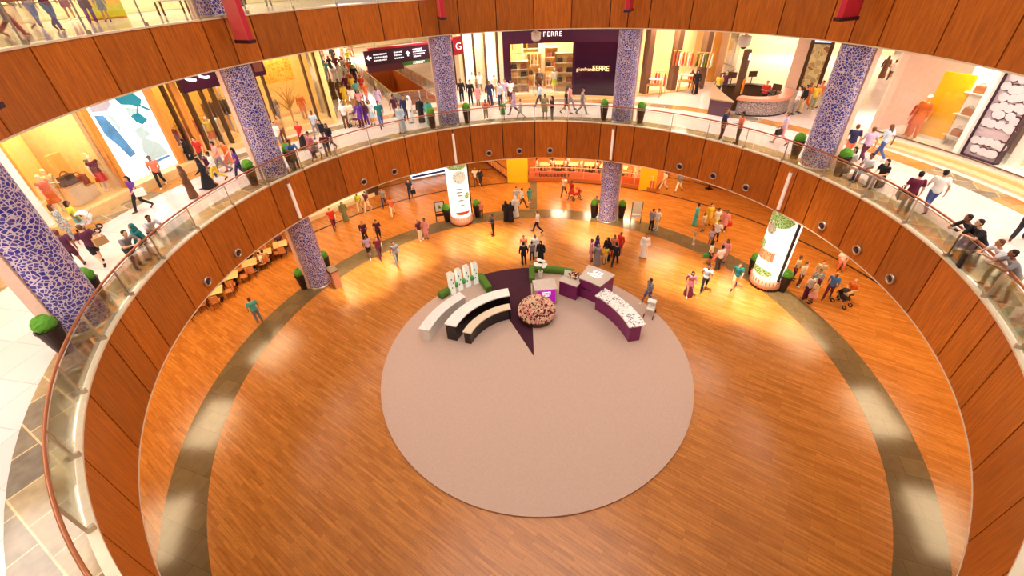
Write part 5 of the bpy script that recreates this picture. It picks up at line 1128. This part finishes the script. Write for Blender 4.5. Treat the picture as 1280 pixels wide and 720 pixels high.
GRD = [
 (419, 286, 'walk', 300, 1.78, 't:red p:maroon', 'h:brown', 'person in red shirt walking past the lit shop wall'),
 (433, 276, 'stand', 300, 1.68, 'r:olive', 'S:olive', 'person in olive robe against the lit shop wall'),
 (451, 264, 'walk', 270, 1.66, 't:lime p:beige', 'h:tan', 'person in pale lime top at the end of lit wall'),
 (461, 263, 'walk', 250, 1.72, 't:plum p:cream', 'h:hair', 'person in plum top and cream trousers near the lit wall'),
 (481, 258, 'walk', 280, 1.68, 't:grey p:navy', 'h:hair', 'person in grey striped shirt under the left fascia'),
 (492, 270, 'walk', 280, 1.7, 't:salmon p:cream', 'h:brown', 'person in salmon top and cream trousers'),
 (514, 248, 'walk', 275, 1.78, 't:navy p:navy', 'h:hair', 'person in navy clothes carrying a dark bag near lit counter'),
 (526, 300, 'stand', 330, 1.72, 't:plum p:cream', 'h:tan', 'person in plum top and white trousers beside the pink robe'),
 (534, 298, 'stand', 250, 1.68, 'u:pink p:pink', 'h:hair', 'person in long pink tunic beside the white trousers'),
 (458, 302, 'walk', 280, 1.7, 'l:plum p:black', 'h:hair', 'person in dark plum jacket, far member of the foursome'),
 (475, 300, 'walk', 290, 1.7, 't:plum p:black', 'h:hair', 'person in dark top behind the maroon top'),
 (463, 321, 'walk', 300, 1.68, 't:lilac s:black', 'h:hair', 'person in pale lilac shirt and black shorts'),
 (476, 322, 'walk', 300, 1.66, 't:maroon p:plum', 'h:brown', 'person in maroon top beside the lilac shirt'),
 (497, 330, 'walk', 300, 1.78, 'l:grey p:grey', 'h:hair', 'person in grey suit walking alone on the parquet'),
 (595, 232, 'walk', 270, 1.72, 't:cream p:brown', 'h:tan', 'person in cream shirt behind the lit advert'),
 (601, 233, 'walk', 300, 1.68, 'l:black p:black', 'h:hair', 'person in black top striding beside the cream shirt'),
 (602, 272, 'stand', 270, 1.4, 't:salmon p:brown', 'h:brown', 'child in salmon shirt beside the topiary pot'),
 (617, 294, 'phone', 200, 1.72, 'l:black p:black', 'h:hair', 'person in black suit holding a white card'),
 (633, 276, 'stand', 100, 1.68, 'r:black', 'S:black', 'person in black robe, outer one of the black robed pair'),
 (639, 277, 'stand', 80, 1.64, 'r:black', 'S:black', 'person in black robe next to the white robe'),
 (645, 271, 'stand', 100, 1.76, 'r:white', 'G:white', 'person in white robe and headcloth beside black robes'),
 (646, 258, 'walk', 280, 1.74, 't:pale p:cream', 'h:hair', 'person in pale shirt half hidden behind the walking white shirt'),
 (653, 260, 'walk', 20, 1.76, 't:white p:brown', 'h:hair', 'person in white shirt striding on the grey band'),
 (662, 253, 'stand', 280, 1.3, 'u:turq k:turq', 'L:brown', 'child in pale turquoise dress by the short grey strip'),
 (672, 290, 'walk', 170, 1.74, 't:white p:black', 'h:brown', 'person in white shirt and black trousers walking in the open'),
 (705, 244, 'walk', 240, 1.72, 't:cream p:brown', 'h:hair', 'person in cream shirt before the restaurant barrier'),
 (714, 248, 'walk', 230, 1.6, 't:red k:red', 'h:hair', 'person in red with a stroller before the restaurant'),
 (744, 271, 'stand', 250, 1.74, 't:olive p:black', 'h:hair', 'person in green shirt and black trousers by the column'),
 (829, 237, 'walk', 200, 1.68, 't:cream p:cream', 'h:brown', 'person in cream clothes near the far right pier'),
 (848, 239, 'walk', 220, 1.74, 't:grey p:cream', 'h:hair', 'person in grey shirt and cream trousers under the fascia'),
 (813, 288, 'stand', 30, 1.74, 't:grey p:black', 'h:hair', 'person in grey shirt and black trousers by the grey band'),
 (820, 287, 'stand', 200, 1.7, 't:white p:cream', 'h:brown', 'person in white shirt beside the grey shirt'),
 (868, 281, 'stand', 340, 1.72, 'r:turq', 'h:hair', 'person in pale turquoise robe with an arm out'),
 (884, 281, 'stand', 270, 1.72, 'u:yellow p:yellow', 'h:hair', 'person in bright yellow clothes in the family group'),
 (893, 287, 'walk', 280, 1.74, 't:white p:lime', 'h:hair', 'person in white shirt next to the yellow clothes'),
 (903, 289, 'stand', 240, 1.7, 'u:pink p:maroon', 'h:brown', 'person in pink tunic with a red bag'),
 (877, 289, 'stand', 300, 1.5, 't:beige p:tan', 'L:brownhair', 'child with brown hair in beige in the family group'),
 (893, 303, 'walk', 230, 1.72, 't:white p:black', 'h:hair', 'person in white top and black trousers on grey band'),
 (887, 305, 'stand', 250, 1.2, 't:lilac s:grey', 'h:hair', 'small child in lilac shirt on the grey band'),
 (866, 305, 'stand', 320, 1.2, 't:tan s:beige', 'h:tan', 'small child in tan clothes near the grey band'),
 (885, 329, 'stand', 330, 1.66, 't:cream k:black', 'L:hair', 'person in cream top and black skirt with green bag'),
 (903, 327, 'stand', 220, 1.68, 'u:pink p:pink', 'L:brownhair', 'person in pink blouse behind the big white shirt'),
 (896, 337, 'stand', 100, 1.78, 't:white p:darkgrey', 'h:hair', 'person in loose white shirt and dark trousers seen from behind'),
 (860, 368, 'walk', 250, 1.66, 'u:pinkprint K:maroon', 'L:hair', 'person in patterned red pink dress beside blue shirt'),
 (879, 362, 'walk', 240, 1.76, 't:paleblue p:black', 'h:hair', 'person in pale blue shirt and black trousers'),
 (917, 359, 'walk', 240, 1.72, 't:teal s:beige', 'h:brown', 'person in teal shirt and beige shorts near the advert'),
 (804, 321, 'stand', 260, 1.78, 'r:white', 'h:hair', 'person in long white robe with dark hair, alone'),
 (809, 379, 'walk', 200, 1.76, 't:check s:denim', 'h:hair', 'person in black and white checked shirt pushing white stroller'),
 (655, 331, 'stand', 90, 1.74, 'l:black p:black', 'h:hair', 'person in black suit facing away in the standing foursome'),
 (665, 325, 'stand', 90, 1.45, 't:grey p:darkgrey', 'h:hair', 'child in grey shirt next to the black suit'),
 (669, 320, 'stand', 280, 1.66, 'r:white', 'h:brown', 'person in long white behind the grey shirted child'),
 (676, 328, 'stand', 250, 1.66, 'r:black', 'S:black', 'person in black robe, end of the standing foursome'),
 (655, 318, 'stand', 270, 1.5, 't:salmon p:tan', 'h:hair', 'child in salmon shirt behind the black suit'),
 (738, 325, 'stand', 350, 1.62, 'u:pink p:pink', 'h:brown', 'person in pink at the outer side of the huddle'),
 (745, 322, 'stand', 320, 1.7, 'u:purple p:maroon', 'S:navy', 'person in purple tunic and navy scarf in the huddle'),
 (746, 331, 'stand', 60, 1.55, 'r:grey', 'h:greyhair', 'person in grey robe with back turned in the huddle'),
 (758, 325, 'stand', 220, 1.72, 'r:black', 'S:black', 'person in black robe in the middle of the huddle'),
 (756, 330, 'stand', 100, 1.35, 't:yellow p:beige', 'h:hair', 'child in yellow top in front of the black robe'),
 (766, 321, 'stand', 230, 1.68, 'u:salmon p:red', 'L:brownhair', 'person in salmon red tunic in the huddle'),
 (774, 317, 'stand', 220, 1.66, 'u:red p:salmon', 'h:brown', 'person in red tunic at the far side of huddle'),
 (768, 332, 'walk', 60, 1.76, 'l:black p:black', 'h:hair', 'person in black suit at the open side of the huddle'),
 (325, 402, 'stand', 130, 1.74, 't:turq p:grey', 'h:brownhair', 'person in pale turquoise shirt at the lower left parquet'),
 (990, 349, 'stand', 310, 1.7, 't:beige p:maroon', 'h:brown', 'person in beige shirt right beside the food advert'),
 (997, 357, 'stand', 300, 1.68, 't:cream p:brown', 'h:brown', 'person in cream shirt behind the grey haired head'),
 (1005, 374, 'stand', 100, 1.72, 't:pale p:plum', 'h:greyhair', 'grey haired person in pale shirt in the seated crowd'),
 (1012, 379, 'stand', 110, 1.66, 't:beige k:pink', 'L:maroon', 'person with long dark red hair in the crowd'),
 (1018, 356, 'stand', 240, 1.72, 't:beige p:tan', 'h:brown', 'person in beige at the far end of the crowd'),
 (1014, 366, 'stand', 230, 1.66, 'u:print p:white', 'h:hair', 'person in patterned tunic in the crowd by the advert'),
 (1033, 372, 'walk', 220, 1.74, 't:blue p:maroon', 'h:tan', 'person in bright blue shirt beside the black stroller'),
 (1060, 372, 'sit', 200, 1.7, 't:orange p:beige', 'h:tan', 'person in orange beige seated on a low stool, far right'),
 (1049, 334, 'sit', 240, 1.7, 't:white p:salmon', 'h:orange', 'person in white seated low on the stone line under the fascia'),
]
for r_ in GRD: pp(r_[0], r_[1], .012, *r_[2:7], label=r_[7], group=B_)
for px, py, n in ((1060, 374, 'orange beige'), (1049, 336, 'white')):
    t = thing('low_stool', 'low round brown stool under the seated person in '+n, 'stool', at(px, py, 0), 0); MB().lathe([(.17, .38), (.18, .4), (.17, .43)], n=18).build('seat', M['brownm'], t); MB().lathe([(.13, 0), (.04, .06), (.04, .38)], n=14).build('pedestal', M['black'], t)
# diners
for i, (a, r) in enumerate(((83.5, 22.6), (80.3, 22.9), (76.8, 22.7), (73.2, 22.8), (69.6, 22.6), (65.8, 22.8))):
    for s_ in (-1, 1):
        if i == 5 and s_ < 0: continue
        c = P(r, a, .3); q = R(a)+s_*pi/2; x, y = c.x+cos(q)*.72, c.y+sin(q)*.72
        person(x, y, .3, 'sit', degrees(q)+180, 1.7, ('t:white p:tan', 't:white p:darkgrey', 't:salmon p:brown', 't:cream p:grey')[(i*2+(s_ > 0)) % 4], ('h:hair', 'h:brown')[i % 2], '%s diner seated at the terrace table %s, %s side' % (('white shirted', 'white shirted', 'salmon shirted', 'cream shirted')[(i*2+(s_ > 0)) % 4], ('by the yellow pier', 'second along', 'third along', 'fourth along', 'fifth along', 'behind the column')[i], 'column' if s_ < 0 else 'pier'), 'diners on the restaurant terrace')
for i, (a, r, o_, lb) in enumerate(((67.0, 21.9, 'r:white', 'white robed waiter standing at the barrier on the column side'), (62.3, 22.3, 'r:cream', 'cream robed person right of the mosaic column'), (61.2, 22.7, 't:cream p:cream', 'person in cream clothes near the yellow pier, far right terrace'), (71.4, 24.2, 't:red p:black', 'person in red deeper inside the restaurant'), (78.5, 24.6, 'r:white', 'white robed person deep inside the restaurant'))):
    q = P(r, a, .3); person(q.x, q.y, .3, ('stand', 'walk')[i % 2], 250, 1.72, o_, 'h:hair', lb, 'diners on the restaurant terrace')
for i, (x, y, f, o_, lb) in enumerate(((-18.2+.62, 8.7+.35, 210, 't:cream p:brown', 'diner in cream at the café table with cups'), (-18.75-.3, 7.3+.62, 300, 't:pale p:black', 'diner in pale shirt at the small café table'), (-17.1-.35, 10.9+.6, 300, 't:plum p:black', 'diner in plum at the large café table'), (-17.75+.3, 9.9-.62, 120, 't:tan p:brown', 'diner in tan at the middle café table'), (-18.2-.3, 8.7+.62, 300, 't:black p:black', 'diner in black at the café table with cups'))):
    person(x, y, 0, 'sit', f, 1.7, o_, 'h:hair', lb, 'diners at the café tables')
# top level
for px, py, po, f, h_, o_, hr, lb in ((33, 36, 'walk', 200, 1.72, 't:khaki p:cream', 'h:hair', 'person in cream trousers walking on the top level'), (52, 34, 'walk', 330, 1.7, 't:grey p:denim', 'h:hair', 'person in blue jeans on the top level, first of two'), (75, 38, 'walk', 340, 1.7, 't:maroon p:denim', 'h:hair', 'person in maroon top and jeans on the top level'), (92, 25, 'stand', 300, 1.68, 'u:maroon', 'L:hair', 'person with bare legs and maroon tunic on the top level'), (118, 29, 'stand', 310, 1.72, 'u:plum p:purple', 'h:hair', 'person in purple trousers on the top level'), (136, 27, 'stand', 300, 1.3, 'u:check', 'h:hair', 'child in checked dress beside the purple trousers'), (20, 45, 'walk', 20, 1.7, 't:plum p:maroon', 'h:hair', 'person in maroon trousers at the top left picture corner'), (307, 10, 'walk', 300, 1.74, 't:black p:darkgrey', 'h:hair', 'person in dark trousers on the top level past the red banner'), (337, 8, 'walk', 290, 1.7, 't:grey p:grey', 'h:hair', 'person in grey on the top level near the wide seam')):
    q = at(px, py, L2); person(q.x, q.y, 14.858, po, f, h_, o_, hr, lb, 'people on the top level')
# mannequins
MW = mat('mannequin_white', (246, 232, 214), .35); MG = mat('mannequin_amber', (250, 190, 110), .4)
for a, r, z_, po, o_, hr, lb, mt_ in ((172.9, 20.95, 7.9, 'stand', 'v:salmon k:orange', '', 'white mannequin in an orange dress in the amber window', MW), (171.3, 21.4, 7.9, 'phone', 'v:beige p:cream', 'C:cream', 'cream mannequin in a hat behind the orange dress', MW), (166.7, 21.0, 7.9, 'stand', 'v:maroon k:red', '', 'white mannequin in a dark red dress near the artwork', MW), (165.9, 21.5, 7.9, 'stand', 'v:olive p:olive', 'C:white', 'mannequin in olive clothes and white cap beside the artwork', MW), (149.0, 21.85, 7.76, 'stand', 'v:yellow k:orange', '', 'mannequin in yellow and orange behind the dark mullions', MW), (147.6, 22.1, 7.76, 'stand', 'v:white p:white', '', 'white dressed mannequin behind the dark mullions', MW), (137.1, 22.6, 7.85, 'stand', 'u:grey p:grey', '', 'mannequin in grey beside the branch display', MG), (133.0, 22.0, 7.85, 'stand', 'u:orange p:tan', '', 'mannequin in an orange tunic beside the branch display', MG), (84.6, 21.2, 7.72, 'stand', 'l:brown p:brown', '', 'mannequin in a brown coat in the boutique window', MW), (81.4, 21.3, 7.72, 'stand', 'v:white k:lime', '', 'mannequin in pale lime skirt in the boutique window', MW), (18.0, 21.3, 7.95, 'stand', 'u:orange p:orange', 'C:white', 'tall mannequin in orange with white feathered head by yellow panel', MG), (18.9, 21.6, 7.95, 'stand', 'u:red p:orange', '', 'mannequin in red orange behind the feathered one', MG)):
    q = P(r, a, z_); person(q.x, q.y, z_, po, a+180, 2.15 if a == 18.0 else 1.8, o_, hr, lb, 'shop window mannequins', mt_, 'mannequin', 'mannequin')
q = P(21.3, 18.0, 7.95+1.95)
# strollers and carried bags
def stroller(px, py, lev, rz, c, label):
    t = thing('stroller', label, 'stroller', at(px, py, lev), R(rz)); m_ = cmat(c); t.location.z = lev
    MB().box((0, .02, .5), (.4, .5, .08)).build('seat', m_, t, bevel=.02); b = MB(); b.box((0, -.2, .72), (.4, .06, .46)); b.build('seat_back', m_, t, bevel=.02)
    b = MB(); vs = []; fs = []
    for i in range(7):
        q = R(95+i*18-30); vs += [(-.22, -.02+.34*cos(q)*.9, .62+.36*sin(q)), (.22, -.02+.34*cos(q)*.9, .62+.36*sin(q)), (.22, -.02+.31*cos(q)*.9, .62+.33*sin(q)), (-.22, -.02+.31*cos(q)*.9, .62+.33*sin(q))]
    for i in range(6):
        for k_ in range(4): fs.append((4*i+k_, 4*i+(k_+1) % 4, 4*i+4+(k_+1) % 4, 4*i+4+k_))
    b.add(vs, fs); b.build('canopy', m_, t)
    f = MB(); 
    for s_ in (-1, 1): f.tube([(s_*.23, .36, .14), (s_*.22, -.05, .48), (s_*.2, -.42, 1.0)], .014, 6); f.tube([(s_*.23, -.3, .14), (s_*.22, -.05, .48)], .014, 6)
    f.tube([(-.2, -.42, 1.0), (.2, -.42, 1.0)], .018, 6); f.tube([(-.23, -.3, .14), (.23, -.3, .14)], .012, 6); f.build('frame', M['steel'], t)
    for sx in (-.24, .24):
        for sy in (.36, -.3): w_ = MB(); ringx(w_, .07, .12, -.02, .02, 16); w_.v = [(x+sx, y+sy, z+.12) for x, y, z in w_.v]; w_.build('wheel', M['black'], t)
    return t
stroller(266, 219, UP, 200, 'plum', 'dark stroller pushed along the gallery by the pink shirt'); stroller(397, 199, UP, 200, 'darkgrey', 'dark grey stroller near the rail by the patterned tunic'); stroller(446, 158, UP, 250, 'maroon', 'dark red stroller at the corridor mouth')
stroller(114, 291, UP, 120, 'pale', 'pale stroller before the amber shop plinth'); stroller(1050, 380, 0, 200, 'black', 'large black stroller among the crowd beside blue shirt'); stroller(721, 249, 0, 100, 'red', 'red stroller before the restaurant barrier'); stroller(812, 393, 0, 150, 'white', 'white stroller pushed by the checked shirt')
def bag(p, c, s, label, rz=0):
    t = thing('bag', label, 'bag', p, R(rz)); MB().box((0, 0, .15*s), (.34*s, .14*s, .3*s), 0, (1.1, 1.1)).build('bag_body', cmat(c), t, bevel=.02); MB().tube([Vector((.12*cos(q), 0, .29+.16*sin(q)))*s for q in [pi*i/8 for i in range(9)]], .012*s, 6).build('strap', cmat(c), t); return t
def off(px, py, lev, dx, dy, z): q = at(px, py, lev); return (q.x+dx, q.y+dy, lev+z)
bag(off(181, 262, UP, .32, -.1, .75), 'white', 1.1, 'white shoulder bag carried by the purple top', 30); bag(off(974, 180, UP, -.32, -.12, .55), 'black', 1.1, 'black bag swinging from the lilac shirt walker', 20)
bag(off(514, 248, 0, .3, -.1, .5), 'black', 1.1, 'dark bag carried by the navy walker', 10); bag(off(131, 330, UP, .3, .1, .8), 'tan', 1.1, 'tan handbag carried by the striding plum top', 60); bag(off(885, 329, 0, -.3, -.1, .5), 'green', 1.0, 'green bag carried by the black skirt', 0)
bag(off(903, 289, 0, .3, -.1, .45), 'red', 1.0, 'bright red bag carried by the pink tunic', 0); bag(off(1126, 267, UP, -.32, .1, .65), 'black', 1.2, 'dark shoulder bag of the maroon shirt', 60); bag(off(900, 333, 0, -.35, .1, .5), 'salmon', 1.3, 'salmon red bag beside the loose white shirt', 30)
t = bag(off(1190, 323, UP, -.1, -.38, 0), 'black', 2.0, 'large black case standing on the floor by the black clothed leaner', 60)
t = thing('grey_stand', 'grey information stand with pale papers by the topiary pot', 'stand', at(529, 148, UP), R(100)); t.location.z = UP
MB().box((0, 0, .5), (.4, .3, 1.0)).build('body', M['steel'], t, bevel=.02); MB().box((0, 0, 1.5), (.45, .06, .7)).build('board', mat('board_grey', (200, 200, 210), .4), t); MB().tube([(0, 0, 1.0), (0, 0, 1.3)], .03, 6).build('pole', M['steel'], t)
# ================================================================ light
def area(name, loc, size, power, col=(1, .86, .68), rot=(0, 0, 0), sy=None, spread=None):
    l = bpy.data.lights.new(name, 'AREA'); l.energy = power; l.color = col; l.size = size
    if sy: l.shape = 'RECTANGLE'; l.size_y = sy
    if spread: l.spread = spread
    o = bpy.data.objects.new(name, l); COL.objects.link(o); o.location = loc; o.rotation_euler = rot
    return o
area('dome_light', (0, 0, 30), 20, 2700, (1, .9, .8)).data.shape = 'DISK'
for k in range(14):                       # lamps in the ceiling over the gallery
    a = -30+k*20
    area('gallery_ceiling_lamp', P(17.6, a, 12.85), 2.5, 225, (1, .87, .77), (0, 0, R(a)), 4)
for k in range(13):                       # lamps in the ceiling over the lowest floor
    a = -20+k*18
    area('ground_ceiling_lamp', P(18.5, a, 4.88), 2.0, 190, (1, .74, .42), (0, 0, R(a)), 3)
for x, y, e in ((-20, 42, 1500), (-26, 34, 900), (28, 30, 800), (32, 18, 450), (-3, 26, 400), (36, 26, 500)):
    area('corridor_ceiling_lamp', (x, y, 12.7), 5, e, (1, .85, .66))
# lamps inside the shops
for r_, a_, zz, sz, e in ((22.0, 171, 12.7, 2.5, 170), (22.8, 149, 12.7, 2.5, 150), (22.6, 135.5, 12.7, 2.5, 190), (22.5, 84, 12.6, 2.5, 420), (22.2, 98, 12.6, 2, 300), (22.8, 60.5, 12.6, 2.2, 360), (25, 56, 12.6, 2, 260), (29, 57, 12.6, 2, 300), (21.4, 14, 12.6, 1.5, 150), (21.2, 4, 12.6, 1.2, 110), (22.5, 155, 19, 3, 400), (22.5, 140, 19, 3, 400), (22.5, 170, 19, 3, 400)):
    area('shop_lamp', P(r_, a_, zz), sz, e, (1, .86, .62))
for a_ in (64, 72, 80): area('terrace_lamp', P(24, a_, 4.85), 1.5, 200, (1, .78, .5))
for px, py in ((455, 350), (508, 322), (590, 300), (635, 305), (740, 290), (850, 345), (905, 370), (460, 262), (960, 385)):
    p = at(px, py, 0); l = bpy.data.lights.new('dome_spot', 'SPOT'); l.energy = 44000; l.spot_size = R(12); l.spot_blend = .9; l.color = (1, .9, .7); l.shadow_soft_size = .25
    o = bpy.data.objects.new('dome_spot', l); COL.objects.link(o)
    s = Vector((p.x*.55, p.y*.55, 27)); o.location = s; o.rotation_euler = (p-s).to_track_quat('-Z', 'Y').to_euler()
w = bpy.data.worlds.new('world'); SC.world = w; w.use_nodes = True
w.node_tree.nodes['Background'].inputs[0].default_value = (1, .86, .70, 1); w.node_tree.nodes['Background'].inputs[1].default_value = .4
vs = SC.view_settings; vs.view_transform = 'Standard'; vs.look = 'None'; vs.gamma = 1; vs.exposure = .3; vs.use_curve_mapping = False
